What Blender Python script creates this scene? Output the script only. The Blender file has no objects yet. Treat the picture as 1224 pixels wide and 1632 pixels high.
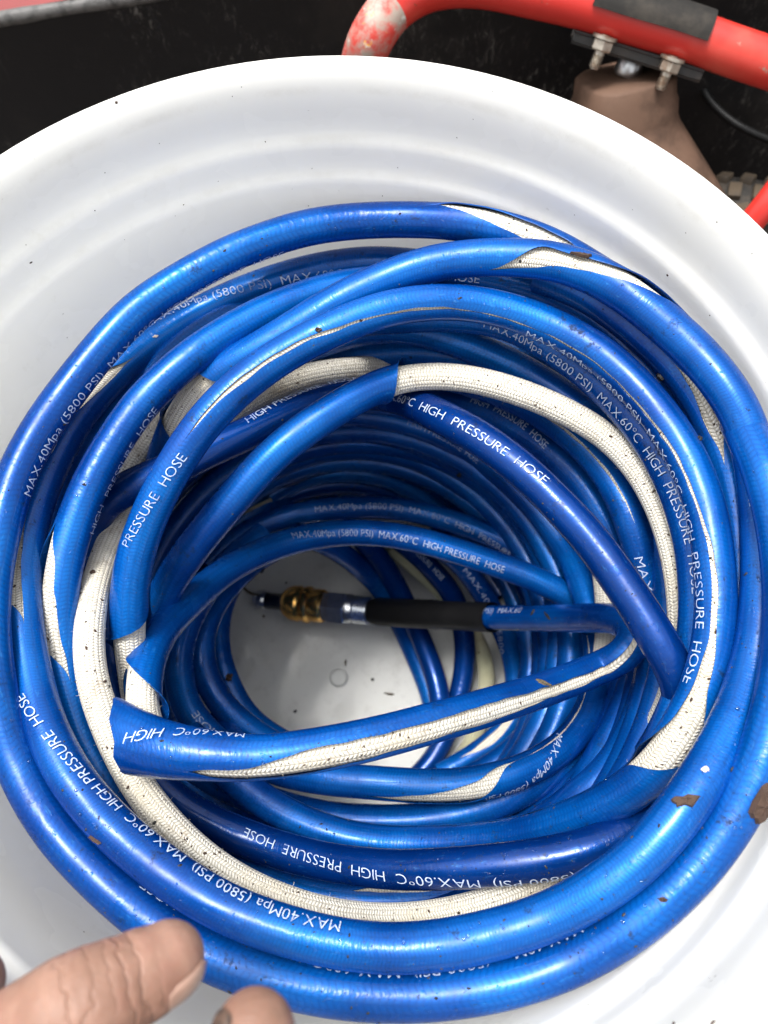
import bpy, bmesh, math, random
import numpy as np
from mathutils import Vector, Matrix

random.seed(7)
rng = np.random.default_rng(11)
scene = bpy.context.scene
COL = scene.collection

# ------------------------------------------------------------------ camera
F = 1200.0                       # focal length in photo pixels (photo 1224 x 1632)
TILT = 0.3196
CAM = np.array([0.018, -0.0788, 0.61])
ca, sa = math.cos(TILT), math.sin(TILT)
MC = np.array([[1, 0, 0], [0, ca, -sa], [0, sa, ca]])
cam_data = bpy.data.cameras.new('camera')
cam = bpy.data.objects.new('camera', cam_data)
COL.objects.link(cam)
mw = Matrix.Identity(4)
for i in range(3):
    for j in range(3):
        mw[i][j] = MC[i][j]
    mw[i][3] = CAM[i]
cam.matrix_world = mw
cam_data.sensor_fit = 'VERTICAL'
cam_data.sensor_height = 24.0
cam_data.sensor_width = 18.0
cam_data.lens = F / 1632.0 * 24.0
cam_data.clip_start = 0.01
cam_data.clip_end = 100.0
cam_data.dof.use_dof = True
cam_data.dof.focus_distance = 0.31
cam_data.dof.aperture_fstop = 7.5
scene.camera = cam

# ------------------------------------------------------------------ light
SUN_EL, SUN_AZ = 73.0, 312.0     # degrees; azimuth measured from +y clockwise seen from above
w = bpy.data.worlds.new('World')
scene.world = w
w.use_nodes = True
nt = w.node_tree
bg = nt.nodes['Background']
sky = nt.nodes.new('ShaderNodeTexSky')
sky.sky_type = 'NISHITA'
sky.sun_disc = False
sky.sun_elevation = math.radians(SUN_EL)
sky.sun_rotation = math.radians(SUN_AZ)
sky.dust_density = 6.0
sky.air_density = 1.0
sky.ozone_density = 1.0
hs = nt.nodes.new('ShaderNodeHueSaturation')
hs.inputs['Saturation'].default_value = 0.02
nt.links.new(sky.outputs[0], hs.inputs['Color'])
nt.links.new(hs.outputs[0], bg.inputs['Color'])
bg.inputs['Strength'].default_value = 0.15
sun_d = bpy.data.lights.new('sun', 'SUN')
sun_d.energy = 1.75
sun_d.angle = math.radians(16)
sun_d.color = (1.0, 0.96, 0.9)
sun = bpy.data.objects.new('sun', sun_d)
COL.objects.link(sun)
az, el = math.radians(SUN_AZ), math.radians(SUN_EL)
sdir = Vector((math.sin(az) * math.cos(el), math.cos(az) * math.cos(el), math.sin(el)))
sun.rotation_euler = sdir.to_track_quat('Z', 'Y').to_euler()
sun.location = sdir * 3
vs = scene.view_settings
vs.view_transform = 'Standard'
vs.look = 'None'
vs.gamma = 1.0
vs.exposure = 1.14
scene.cycles.max_bounces = 8
scene.cycles.transparent_max_bounces = 8

# ------------------------------------------------------------------ projection helpers
def ray(x, y):
    d = MC @ np.array([(x - 612.0) / F, -(y - 816.0) / F, -1.0])
    return d                      # unit depth along the optical axis
def at_z(x, y, z):
    d = ray(x, y)
    return CAM + d * ((z - CAM[2]) / d[2])
def at_depth(x, y, t):
    return CAM + ray(x, y) * t
def at_plane_y(x, y, Y):
    d = ray(x, y)
    return CAM + d * ((Y - CAM[1]) / d[1])
def at_r(x, y, r):
    d = ray(x, y)
    a = d[0]**2 + d[1]**2
    b = 2 * (CAM[0] * d[0] + CAM[1] * d[1])
    c = CAM[0]**2 + CAM[1]**2 - r * r
    D = max(b * b - 4 * a * c, 0.0)
    t = (-b + math.sqrt(D)) / (2 * a)
    p = CAM + d * t
    if p[2] < 0.010:
        p = at_z(x, y, 0.010)
    return p
def to_px(P):
    q = (np.asarray(P) - CAM) @ MC
    return np.stack([612 + F * q[..., 0] / -q[..., 2], 816 - F * q[..., 1] / -q[..., 2]], -1)

# ------------------------------------------------------------------ object helpers
def tag(o, label=None, cat=None, group=None, kind=None):
    if label: o['label'] = label
    if cat: o['category'] = cat
    if group: o['group'] = group
    if kind: o['kind'] = kind
    return o
def empty(name, loc=(0, 0, 0)):
    o = bpy.data.objects.new(name, None)
    o.location = loc
    o.empty_display_size = 0.02
    COL.objects.link(o)
    return o
def link(name, me, mat, parent=None):
    o = bpy.data.objects.new(name, me)
    if mat is not None and not me.materials:
        me.materials.append(mat)
    COL.objects.link(o)
    if parent is not None:
        o.parent = parent
        # things sit at world coordinates: cancel the parent's own offset
        if parent.type == 'EMPTY':
            o.location = -Vector(parent.location)
    return o
def np_mesh(name, V, Q, uv=None, normals=None, smooth=True):
    me = bpy.data.meshes.new(name)
    V = np.asarray(V, np.float32)
    Q = [tuple(int(k) for k in f) for f in Q] if not isinstance(Q, np.ndarray) else Q
    if isinstance(Q, np.ndarray):
        n = Q.shape[1]
        me.vertices.add(len(V)); me.vertices.foreach_set('co', V.ravel())
        me.loops.add(Q.size); me.loops.foreach_set('vertex_index', Q.astype(np.int32).ravel())
        me.polygons.add(len(Q))
        me.polygons.foreach_set('loop_start', (np.arange(len(Q)) * n).astype(np.int32))
        me.update(calc_edges=True)
    else:
        me.from_pydata([tuple(v) for v in V], [], Q)
        me.update()
    if smooth:
        me.polygons.foreach_set('use_smooth', np.ones(len(me.polygons), bool))
    if uv is not None:
        l = me.uv_layers.new(name='UVMap')
        li = np.empty(len(me.loops), np.int32); me.loops.foreach_get('vertex_index', li)
        l.data.foreach_set('uv', np.asarray(uv, np.float32)[li].ravel())
    if normals is not None:
        me.normals_split_custom_set_from_vertices([tuple(n) for n in normals])
    return me
def bm_mesh(name, bm, smooth_angle=None):
    me = bpy.data.meshes.new(name)
    bmesh.ops.recalc_face_normals(bm, faces=bm.faces[:])
    bm.to_mesh(me); bm.free()
    if smooth_angle is not None:
        me.polygons.foreach_set('use_smooth', np.ones(len(me.polygons), bool))
        me.set_sharp_from_angle(angle=math.radians(smooth_angle))
    return me

# ------------------------------------------------------------------ material helpers
class NT:
    def __init__(self, name):
        self.m = bpy.data.materials.new(name)
        self.m.use_nodes = True
        self.t = self.m.node_tree
        self.b = self.t.nodes['Principled BSDF']
        self.out = self.t.nodes['Material Output']
    def n(self, typ, **kw):
        x = self.t.nodes.new(typ)
        for k, v in kw.items():
            setattr(x, k, v)
        return x
    def put(self, sock, v):
        if hasattr(v, 'is_output') or hasattr(v, 'links'):
            self.t.links.new(v, sock)
        else:
            sock.default_value = v
    def math(self, op, a, b=None, clamp=False):
        x = self.n('ShaderNodeMath', operation=op, use_clamp=clamp)
        self.put(x.inputs[0], a)
        if b is not None: self.put(x.inputs[1], b)
        return x.outputs[0]
    def mix(self, f, a, b, mode='MIX'):
        x = self.n('ShaderNodeMix', data_type='RGBA', blend_type=mode)
        self.put(x.inputs[0], f); self.put(x.inputs[6], a); self.put(x.inputs[7], b)
        return x.outputs[2]
    def noise(self, scale, detail=3, rough=0.55, vec=None, dist=0.0):
        x = self.n('ShaderNodeTexNoise')
        x.inputs['Scale'].default_value = scale
        x.inputs['Detail'].default_value = detail
        x.inputs['Roughness'].default_value = rough
        x.inputs['Distortion'].default_value = dist
        self.t.links.new(vec if vec is not None else self.obj(), x.inputs['Vector'])
        return x.outputs['Fac']
    def obj(self):
        if not hasattr(self, '_tc'):
            self._tc = self.n('ShaderNodeTexCoord')
        return self._tc.outputs['Object']
    def uv(self):
        self.obj()
        return self._tc.outputs['UV']
    def mapping(self, vec, scale):
        x = self.n('ShaderNodeMapping')
        x.inputs['Scale'].default_value = scale
        self.t.links.new(vec, x.inputs['Vector'])
        return x.outputs[0]
    def ramp(self, f, p0, p1):
        x = self.n('ShaderNodeMapRange')
        x.interpolation_type = 'SMOOTHSTEP'
        self.put(x.inputs['Value'], f)
        x.inputs['From Min'].default_value = p0
        x.inputs['From Max'].default_value = p1
        return x.outputs[0]
    def bump(self, h, strength, dist, normal=None):
        x = self.n('ShaderNodeBump')
        x.inputs['Strength'].default_value = strength
        x.inputs['Distance'].default_value = dist
        self.put(x.inputs['Height'], h)
        if normal is not None: self.t.links.new(normal, x.inputs['Normal'])
        return x.outputs[0]
    def set(self, **kw):
        for k, v in kw.items():
            self.put(self.b.inputs[k.replace('_', ' ')], v)
        return self

def braid(k, pitch=1.7, N=16):
    """Herringbone braid height from UV (u in mm along the hose, v in turns round it)."""
    sep = k.n('ShaderNodeSeparateXYZ')
    k.t.links.new(k.uv(), sep.inputs[0])
    u = k.math('DIVIDE', sep.outputs[0], pitch)
    v = k.math('MULTIPLY', sep.outputs[1], float(N))
    ic = k.math('FLOOR', v); fc = k.math('FRACT', v)
    sg = k.math('SUBTRACT', 1.0, k.math('MULTIPLY', k.math('FLOORED_MODULO', ic, 2.0), 2.0))
    ph = k.math('ADD', u, k.math('MULTIPLY', sg, k.math('MULTIPLY', k.math('SUBTRACT', fc, .5), .6)))
    st = k.math('POWER', k.math('SINE', k.math('MULTIPLY', k.math('FRACT', ph), math.pi)), .7)
    cl = k.math('POWER', k.math('SINE', k.math('MULTIPLY', fc, math.pi)), .45)
    return k.math('MULTIPLY', st, cl)

def mat_sheath(name, deep, bright, braid_amt, rough, scuff, tint):
    k = NT(name)
    h = braid(k)
    big = k.noise(14, 3, 0.6)
    fine = k.noise(420, 4, 0.7)
    base = k.mix(k.ramp(big, 0.3, 0.7), deep, bright)
    base = k.mix(k.math('MULTIPLY', k.math('SUBTRACT', 1.0, h), braid_amt), base, (deep[0] * .5, deep[1] * .5, deep[2] * .55, 1))
    # dull pale scuffs and black grime sticking to the film
    st = k.mapping(k.uv(), (0.02, 3.0, 1.0))
    sc = k.math('MULTIPLY', k.ramp(k.noise(9, 5, 0.7, st), 0.56, 0.8), scuff)
    base = k.mix(sc, base, (0.62, 0.78, 0.92, 1))
    gr = k.math('MULTIPLY', k.ramp(k.noise(260, 3, 0.65), 0.66, 0.74), k.ramp(k.noise(30, 3, 0.6), 0.46, 0.62))
    gr2 = k.math('MULTIPLY', k.ramp(k.noise(75, 5, 0.8), 0.585, 0.71), 0.8)
    sm_ = k.mapping(k.uv(), (0.09, 5.0, 1.0))
    gr3 = k.math('MULTIPLY', k.math('MULTIPLY', k.ramp(k.noise(5, 5, 0.75, sm_), 0.52, 0.70), k.ramp(k.noise(22, 3, 0.6), 0.47, 0.60)), 0.65)
    gm = k.math('MAXIMUM', k.math('MAXIMUM', gr, gr2), gr3)
    base = k.mix(k.math('MULTIPLY', gm, 0.85), base, (0.010, 0.010, 0.014, 1))
    r = k.math('ADD', rough, k.math('MULTIPLY', k.ramp(k.noise(40, 4, 0.6), 0.35, 0.75), 0.22))
    r = k.math('ADD', r, k.math('MULTIPLY', gm, 0.4))
    nb = k.bump(h, 0.35 * braid_amt, 0.0004)
    nb = k.bump(fine, 0.04, 0.0003, nb)
    k.set(Base_Color=base, Roughness=k.math('ADD', r, 0.22), Normal=nb, Metallic=0.42, Coat_Weight=1.0, Coat_Tint=tint, Specular_IOR_Level=0.2,
          Coat_Roughness=k.math('MULTIPLY', r, 0.9), Coat_IOR=1.30)
    drop = k.bump(k.ramp(k.noise(480, 2, 0.5), 0.66, 0.72), 0.40, 0.0005, k.bump(k.noise(60, 4, 0.6), 0.16, 0.0010, k.bump(k.math('MULTIPLY', k.noise(3, 3, 0.6, k.mapping(k.uv(), (0.10, 1.5, 1.0))), k.ramp(k.noise(25, 2, 0.5), 0.45, 0.65)), 0.5, 0.0012)))
    k.t.links.new(drop, k.b.inputs['Coat Normal'])
    return k.m
M_BLUE = mat_sheath('blue_hose_film', (0.003, 0.080, 0.27, 1), (0.009, 0.235, 0.53, 1), 0.38, 0.19, 0.30, (0.14, 0.50, 0.82, 1))
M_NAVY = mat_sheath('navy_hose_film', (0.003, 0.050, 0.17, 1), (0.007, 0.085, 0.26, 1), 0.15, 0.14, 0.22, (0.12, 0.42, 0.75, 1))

def mat_core(name, c0, c1, dirt):
    k = NT(name)
    h = braid(k, 1.45, 20)
    base = k.mix(k.ramp(h, 0.15, 0.75), (c0[0] * .58, c0[1] * .56, c0[2] * .50, 1), c0)
    base = k.mix(k.ramp(k.noise(25, 4, 0.6), 0.42, 0.7), base, c1)
    d1 = k.math('MULTIPLY', k.ramp(k.noise(800, 2, 0.6), 0.62, 0.68), k.ramp(k.noise(45, 4, 0.65), 0.54, 0.70))
    base = k.mix(k.math('MULTIPLY', d1, dirt), base, (0.045, 0.03, 0.02, 1))
    d2 = k.ramp(k.noise(55, 6, 0.78), 0.52, 0.70)
    base = k.mix(k.math('MULTIPLY', d2, dirt * 0.55), base, (0.22, 0.15, 0.08, 1))
    nb = k.bump(h, 0.8, 0.0006)
    nb = k.bump(k.noise(1500, 2, 0.6), 0.3, 0.0003, nb)
    k.set(Base_Color=base, Roughness=0.55, Normal=nb, Sheen_Weight=0.2)
    return k.m
M_CORE = mat_core('white_braid', (0.68, 0.65, 0.58, 1), (0.53, 0.48, 0.38, 1), 1.0)
M_CORE_OLIVE = mat_core('olive_braid', (0.42, 0.42, 0.28, 1), (0.36, 0.34, 0.22, 1), 0.9)

def wear2_(k): return k.ramp(k.noise(28, 3, 0.6), 0.56, 0.70)
k = NT('white_print')
wear = k.math('MAXIMUM', k.ramp(k.noise(700, 3, 0.7), 0.50, 0.62), k.math('MULTIPLY', wear2_(k), 0.6))
wear2 = k.ramp(k.noise(28, 3, 0.6), 0.50, 0.66)
k.set(Base_Color=k.mix(k.math('MULTIPLY', wear, k.math('ADD', 0.42, k.math('MULTIPLY', wear2, 0.58))), (0.40, 0.48, 0.63, 1), (0.02, 0.08, 0.32, 1)), Roughness=0.4)
M_PRINT = k.m

def simple(name, color, rough=0.5, metal=0.0, var=0.0, scale=40, dark=None, bump=0.0, bscale=200, coat=0.0):
    k = NT(name)
    c = color
    if var:
        c = k.mix(k.math('MULTIPLY', k.ramp(k.noise(scale, 5, 0.65), 0.4, 0.7), var), color, dark or (color[0] * .4, color[1] * .4, color[2] * .4, 1))
    k.set(Base_Color=c, Roughness=rough, Metallic=metal, Coat_Weight=coat)
    if bump:
        k.set(Normal=k.bump(k.noise(bscale, 4, 0.6), bump, 0.001))
    return k.m

# ------------------------------------------------------------------ bucket
BUCKET_BASE_R = 0.147
def bucket_profile():
    pts = [(0.0, 0.0), (0.02, 0.0), (0.06, 0.0004), (0.10, 0.0), (0.130, 0.0008), (0.141, 0.004), (0.1465, 0.011)]
    pts += [(0.1470 + (0.1728 - 0.1470) * t, 0.02 + (0.325 - 0.02) * t) for t in np.linspace(0.05, 1, 14)]
    pts += [(0.1728, 0.3285), (0.1729, 0.3310), (0.1738, 0.3328), (0.1752, 0.3343), (0.1760, 0.3362), (0.1762, 0.3395), (0.1759, 0.3435), (0.1756, 0.3468),
            (0.1758, 0.3492), (0.1768, 0.3508), (0.1782, 0.3525), (0.1788, 0.3550), (0.1786, 0.3610), (0.1783, 0.3665), (0.1784, 0.3715), (0.1790, 0.3755),
            (0.1797, 0.3785), (0.1812, 0.3820), (0.1830, 0.3845), (0.1848, 0.3850), (0.1862, 0.3840), (0.1870, 0.3815), (0.1870, 0.3775),
            (0.1855, 0.3750), (0.1830, 0.3745), (0.1818, 0.3700), (0.1812, 0.355)]
    pts += [(0.1810 - (0.1810 - 0.150) * t, 0.35 - 0.352 * t) for t in np.linspace(0, 1, 8)]
    pts += [(0.147, -0.006), (0.10, -0.0062), (0.0, -0.0062)]
    return pts
def lathe(name, prof, seg=160, center=(0, 0, 0)):
    bm = bmesh.new()
    rings = []
    for r, z in prof:
        if r < 1e-6:
            rings.append([bm.verts.new((center[0], center[1], center[2] + z))])
        else:
            rings.append([bm.verts.new((center[0] + r * math.cos(2 * math.pi * i / seg), center[1] + r * math.sin(2 * math.pi * i / seg), center[2] + z)) for i in range(seg)])
    for a, b in zip(rings[:-1], rings[1:]):
        for i in range(seg):
            j = (i + 1) % seg
            if len(a) == 1 and len(b) == 1: continue
            if len(a) == 1: bm.faces.new((a[0], b[j], b[i]))
            elif len(b) == 1: bm.faces.new((a[i], a[j], b[0]))
            else: bm.faces.new((a[i], a[j], b[j], b[i]))
    return bm_mesh(name, bm, 50)

k = NT('white_plastic')
dirt = k.math('MULTIPLY', k.ramp(k.noise(60, 5, 0.75), 0.60, 0.78), 0.38)
spk = k.math('MULTIPLY', k.ramp(k.noise(300, 2, 0.6), 0.73, 0.77), k.ramp(k.noise(18, 3, 0.6), 0.5, 0.65))
base = k.mix(k.ramp(k.noise(9, 4, 0.6), 0.35, 0.7), (0.89, 0.89, 0.865, 1), (0.845, 0.845, 0.815, 1))
sz = k.n('ShaderNodeSeparateXYZ'); k.t.links.new(k.obj(), sz.inputs[0])
rid = None
for zc in (.3335, .3508, .3748):
    m_ = k.ramp(k.math('ABSOLUTE', k.math('SUBTRACT', sz.outputs[2], zc)), .0028, .0003)
    rid = m_ if rid is None else k.math('MAXIMUM', rid, m_)
base = k.mix(k.math('MULTIPLY', k.math('MULTIPLY', rid, k.ramp(k.noise(35, 6, 0.75), 0.42, 0.66)), 0.30), base, (0.42, 0.39, 0.33, 1))
flr = k.ramp(sz.outputs[2], .004, .001)
base = k.mix(k.math('MULTIPLY', k.math('MULTIPLY', flr, k.ramp(k.noise(48, 6, 0.75), 0.50, 0.68)), 0.40), base, (0.33, 0.31, 0.28, 1))
base = k.mix(dirt, base, (0.50, 0.47, 0.40, 1))
base = k.mix(k.math('MULTIPLY', spk, 0.8), base, (0.08, 0.06, 0.045, 1))
wet = k.ramp(k.noise(22, 3, 0.6), 0.45, 0.52)
k.set(Base_Color=base, Roughness=k.math('SUBTRACT', 0.40, k.math('MULTIPLY', wet, 0.18)), Specular_IOR_Level=0.4,
      Normal=k.bump(k.noise(70, 3, 0.5), 0.05, 0.002))
tr = k.n('ShaderNodeBsdfTranslucent')
tr.inputs['Color'].default_value = (0.95, 0.96, 0.945, 1)
mx = k.n('ShaderNodeMixShader')
mx.inputs[0].default_value = 0.55
k.t.links.new(k.b.outputs[0], mx.inputs[1]); k.t.links.new(tr.outputs[0], mx.inputs[2])
k.t.links.new(mx.outputs[0], k.out.inputs[0])
M_BUCKET = k.m
bucket = empty('bucket', (0, 0, -0.006))
tag(bucket, 'round white plastic bucket holding the coiled blue hose', 'bucket')
link('bucket_body', lathe('bucket_body', bucket_profile()), M_BUCKET, bucket)
pip = at_z(540, 1080, 0.0)
link('moulding_ring', lathe('moulding_ring', [(0.0, 0.0016), (0.003, 0.0020), (0.0052, 0.0024), (0.0064, 0.0018), (0.0071, 0.0007), (0.0078, 0.0001)], 64, pip), M_BUCKET, bucket)

# ------------------------------------------------------------------ hose strands
R = 0.008        # outside radius of the blue film
RI = 0.0073
RC = 0.0064      # white braided core where it lies bare
RCS = 0.0071     # core still gripped by the film
hose = empty('pressure_hose', (0, 0, 0))
tag(hose, 'long blue high pressure hose with white printing, coiled inside the white bucket', 'hose')

STR = {}
ORDER = []
def S(name, pts, **kw):
    kw['pts'] = pts
    STR[name] = kw
    ORDER.append(name)
def catmull(P, n=24):
    P = np.asarray(P, float)
    A = np.vstack([2 * P[0] - P[1], P, 2 * P[-1] - P[-2]])
    out = []
    for i in range(1, len(A) - 2):
        p0, p1, p2, p3 = A[i - 1], A[i], A[i + 1], A[i + 2]
        t0 = 0; t1 = t0 + np.linalg.norm(p1 - p0)**.5; t2 = t1 + np.linalg.norm(p2 - p1)**.5; t3 = t2 + np.linalg.norm(p3 - p2)**.5
        t = np.linspace(t1, t2, n, endpoint=False)[:, None]
        a1 = (t1 - t) / (t1 - t0) * p0 + (t - t0) / (t1 - t0) * p1
        a2 = (t2 - t) / (t2 - t1) * p1 + (t - t1) / (t2 - t1) * p2
        a3 = (t3 - t) / (t3 - t2) * p2 + (t - t2) / (t3 - t2) * p3
        b1 = (t2 - t) / (t2 - t0) * a1 + (t - t0) / (t2 - t0) * a2
        b2 = (t3 - t) / (t3 - t1) * a2 + (t - t1) / (t3 - t1) * a3
        out.append((t2 - t) / (t2 - t1) * b1 + (t - t1) / (t2 - t1) * b2)
    out.append(P[-1:])
    return np.vstack(out)
def resample(P, ds):
    L = np.concatenate([[0], np.cumsum(np.linalg.norm(np.diff(P, axis=0), axis=1))])
    n = max(int(round(L[-1] / ds)), 4)
    s = np.linspace(0, L[-1], n + 1)
    return np.stack([np.interp(s, L, P[:, k]) for k in range(3)], 1)
def gsmooth(P, sig):
    if sig < 0.3: return P
    r = int(3 * sig); k = np.exp(-.5 * (np.arange(-r, r + 1) / sig)**2); k /= k.sum()
    P = np.asarray(P, float)
    flat = P.ndim == 1
    if flat: P = P[:, None]
    n = len(P)
    r2 = min(r, n - 1)
    A = np.vstack([2 * P[0] - P[r2:0:-1], P, 2 * P[-1] - P[-2:-r2 - 2:-1]])
    if r2 < r:
        k = k[r - r2: r + r2 + 1]; k /= k.sum()
    o = np.stack([np.convolve(A[:, c], k, 'valid') for c in range(P.shape[1])], 1)
    return o[:, 0] if flat else o

# points: (photo x, photo y, height of the centre line in mm above the bucket floor)
S('S1', [(960, 440, 288), (910, 410, 300), (845, 380, 308), (760, 358, 312), (690, 351, 312), (627, 350, 312), (560, 353, 314), (496, 361, 317), (430, 380, 320), (365, 405, 322), (300, 440, 322),
         (219, 493, 322), (155, 563, 320), (95, 640, 318), (55, 700, 316), (25, 760, 314), (2, 840, 313), (-14, 920, 312), (-18, 998, 312), (-8, 1096, 312), (18, 1194, 312), (55, 1272, 312),
         (96, 1332, 312), (163, 1402, 313), (243, 1469, 314), (350, 1530, 315), (468, 1568, 316), (561, 1584, 317), (659, 1587, 318), (760, 1578, 319), (835, 1561, 320), (914, 1531, 321), (1007, 1475, 328),
         (1082, 1412, 332), (1138, 1347, 335), (1175, 1290, 336), (1208, 1225, 335), (1238, 1130, 330), (1255, 1000, 320), (1248, 880, 312), (1222, 760, 304), (1180, 670, 296)],
  text=[('MAX.40Mpa (5800 PSI)  MAX.60ºC  HIGH PRESSURE  HOSE', [(38, 795), (85, 690), (138, 612), (195, 560), (262, 502), (350, 445), (452, 404)]),
        ('MAX.40Mpa (5800 PSI)  MAX 60ºC  HIGH PRESSURE  HOSE', [(938, 1482), (860, 1518), (780, 1541), (645, 1560), (560, 1555), (470, 1533), (330, 1474), (224, 1416)])],
  exp=[(930, 425, .3, .3), (905, 408, -.1, .6), (870, 395, -.1, .65), (830, 375, 0, .72), (780, 355, .25, .85), (720, 340, .70, .95), (690, 335, .85, .85)])

S('S2', [(248, 800, 250), (256, 742, 262), (276, 685, 276), (306, 630, 290), (349, 592, 300), (398, 566, 305), (463, 528, 311), (529, 486, 317), (594, 454, 321), (669, 425, 324), (731, 413, 326), (829, 410, 327), (894, 418, 328), (950, 438, 329), (1000, 468, 330),
         (1040, 500, 331), (1082, 535, 331), (1125, 578, 331), (1165, 630, 331), (1192, 685, 330), (1206, 750, 330), (1213, 829, 329), (1215, 920, 328), (1212, 998, 327), (1198, 1068, 326), (1178, 1133, 331), (1151, 1191, 333), (1120, 1243, 335),
         (1078, 1302, 335), (1017, 1372, 333), (950, 1421, 330), (878, 1461, 324), (763, 1496, 323), (697, 1508, 323), (633, 1513, 322), (561, 1508, 321), (463, 1486, 320), (362, 1450, 318), (300, 1415, 317), (255, 1382, 316),
         (199, 1338, 314), (140, 1277, 312), (101, 1221, 310), (65, 1140, 307), (44, 1050, 304), (33, 955, 301), (38, 880, 298), (58, 800, 296), (84, 735, 294), (120, 668, 292), (160, 620, 290), (205, 575, 289), (248, 543, 288),
         (294, 511, 287), (343, 485, 286), (398, 462, 286), (463, 440, 286), (529, 425, 286), (600, 418, 286), (680, 425, 287), (770, 440, 288), (850, 462, 290), (930, 497, 293), (990, 545, 294), (1045, 605, 296), (1090, 675, 297), (1122, 752, 297), (1146, 840, 296), (1158, 930, 292), (1158, 1020, 286), (1135, 1110, 276)],
  text=[('MAX.40Mpa (5800 PSI)  MAX.60ºC  HIGH PRESSURE  HOSE', [(546, 1482), (470, 1468), (400, 1440), (330, 1400), (262, 1352), (170, 1275), (105, 1205), (62, 1160), (37, 1118)]),
        ('MAX.40Mpa (5800 PSI)  MAX.60ºC  HIGH PRESSURE  HOSE', [(228, 528), (290, 488), (380, 462), (480, 443), (575, 433), (680, 438), (775, 446)]),
        ('PRESSURE  HOSE', [(1183, 700), (1192, 745), (1206, 815)])],
  exp=[(276, 685, .3, .3), (292, 650, -1.2, 1.2), (318, 616, -1.3, 1.2), (340, 598, -.2, 1.0), (360, 586, .8, .8),
       (795, 410, .62, .62), (829, 410, .02, .52), (862, 413, -.62, .35), (894, 418, -.52, .15), (925, 428, -.55, .05), (960, 445, -.7, -.15), (1000, 468, -.95, -.5), (1040, 500, -1.0, -.8), (1075, 530, -1.02, -1.02),
       (33, 990, .1, .1), (32, 965, -.6, .05), (33, 945, -1.1, .0), (36, 895, -1.1, -.08), (58, 800, -1.15, -.30), (84, 735, -1.1, -.25), (120, 668, -1.1, -.15), (150, 628, -.9, .0), (172, 605, -.5, .05), (195, 583, 0, .0)])

S('S3', [(222, 1150, 262), (214, 1090, 266), (207, 1040, 272), (205, 998, 278), (206, 943, 286), (214, 890, 294), (229, 843, 301), (252, 790, 309), (278, 742, 315), (310, 692, 320), (345, 650, 323), (385, 612, 325), (431, 577, 326), (496, 540, 327), (558, 512, 328), (627, 489, 328), (698, 481, 326),
         (750, 483, 324), (800, 492, 323), (850, 508, 322), (900, 530, 322), (955, 562, 323), (1020, 623, 324), (1075, 693, 326), (1105, 750, 327), (1126, 812, 327), (1138, 890, 326), (1142, 955, 324), (1137, 1031, 321), (1120, 1098, 317), (1087, 1166, 311), (1060, 1208, 306),
         (1020, 1250, 296), (955, 1289, 282), (889, 1315, 266), (824, 1333, 250), (760, 1342, 238), (698, 1345, 230), (627, 1345, 224), (561, 1337, 220), (500, 1318, 217), (440, 1290, 213), (390, 1255, 209), (340, 1212, 204), (300, 1170, 200)],
  text=[('PRESSURE  HOSE', [(203, 864), (222, 828), (250, 783), (294, 722)]),
        ('MAX.40Mpa (5800 PSI)  MAX.60ºC  HIGH  PRESSURE  HOSE', [(842, 530), (900, 558), (960, 605), (1033, 679), (1062, 728), (1085, 780), (1100, 840), (1114, 905), (1121, 965), (1118, 1015), (1108, 1060), (1096, 1095)])],
  exp=[(216, 1100, -1.35, 1.35), (206, 1030, -1.35, 1.35), (205, 1020, -1.1, 1.3), (205, 1000, -.1, 1.2), (206, 976, .9, 1.0), (210, 920, .9, .9),
       (290, 722, -.28, -.28), (310, 692, -.33, -.25), (345, 650, -.36, -.16), (385, 612, -.34, -.06), (431, 577, -.28, -.06), (496, 540, -.22, .06), (530, 524, -.02, .16), (558, 512, .04, .18), (627, 489, .22, .32), (698, 481, .26, .36), (800, 492, .35, .44), (900, 530, .44, .52), (1020, 623, .43, .53), (1075, 693, .38, .52), (1105, 750, .30, .50),
       (1126, 812, .24, .40), (1138, 890, -.04, .16), (1142, 955, -.12, .18), (1137, 1031, -.1, .22), (1120, 1098, -.3, .35), (1100, 1140, -.6, .4), (1087, 1166, -.85, .55), (1070, 1190, -.9, .72), (1055, 1212, -.1, .95), (1035, 1235, .9, .95)])

S('S9', [(690, 455, 285), (600, 450, 290), (540, 457, 294), (496, 470, 298), (431, 494, 303), (365, 529, 306), (327, 553, 307), (300, 572, 307), (260, 607, 306), (222, 645, 305), (197, 680, 304), (170, 722, 303), (142, 775, 302), (120, 830, 300), (103, 890, 298), (94, 949, 296), (92, 998, 294), (99, 1060, 291), (113, 1125, 288), (135, 1185, 284), (168, 1243, 284), (200, 1297, 272), (245, 1345, 258), (310, 1400, 248)],
  text=[('HIGH  PRESSURE  HOSE', [(146, 850), (160, 805), (185, 752), (247, 650)])],
  exp=[(117, 835, .92, .92), (103, 890, .35, 1.05), (94, 949, .22, .95), (92, 998, .02, .85), (95, 1030, -.08, .75), (99, 1056, -.2, .25), (105, 1085, -.25, -.25)])

S('Q', [(860, 436, 285), (930, 464, 296), (1000, 512, 303), (1060, 564, 307), (1110, 624, 309), (1143, 690, 309), (1165, 765, 308), (1177, 850, 306), (1180, 940, 303), (1174, 1030, 298), (1150, 1110, 286)], exp=[(1085, 592, .0, .0), (1118, 636, -.3, .15), (1134, 668, -.5, .35), (1146, 696, -.3, .3), (1160, 745, .1, .1)])
S('S10', [(560, 455, 268), (480, 465, 274), (400, 492, 280), (330, 530, 284), (290, 560, 283), (248, 592, 281), (200, 640, 278), (155, 700, 276), (120, 765, 274), (95, 840, 272), (82, 920, 270), (80, 1000, 270), (95, 1090, 270)])

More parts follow.
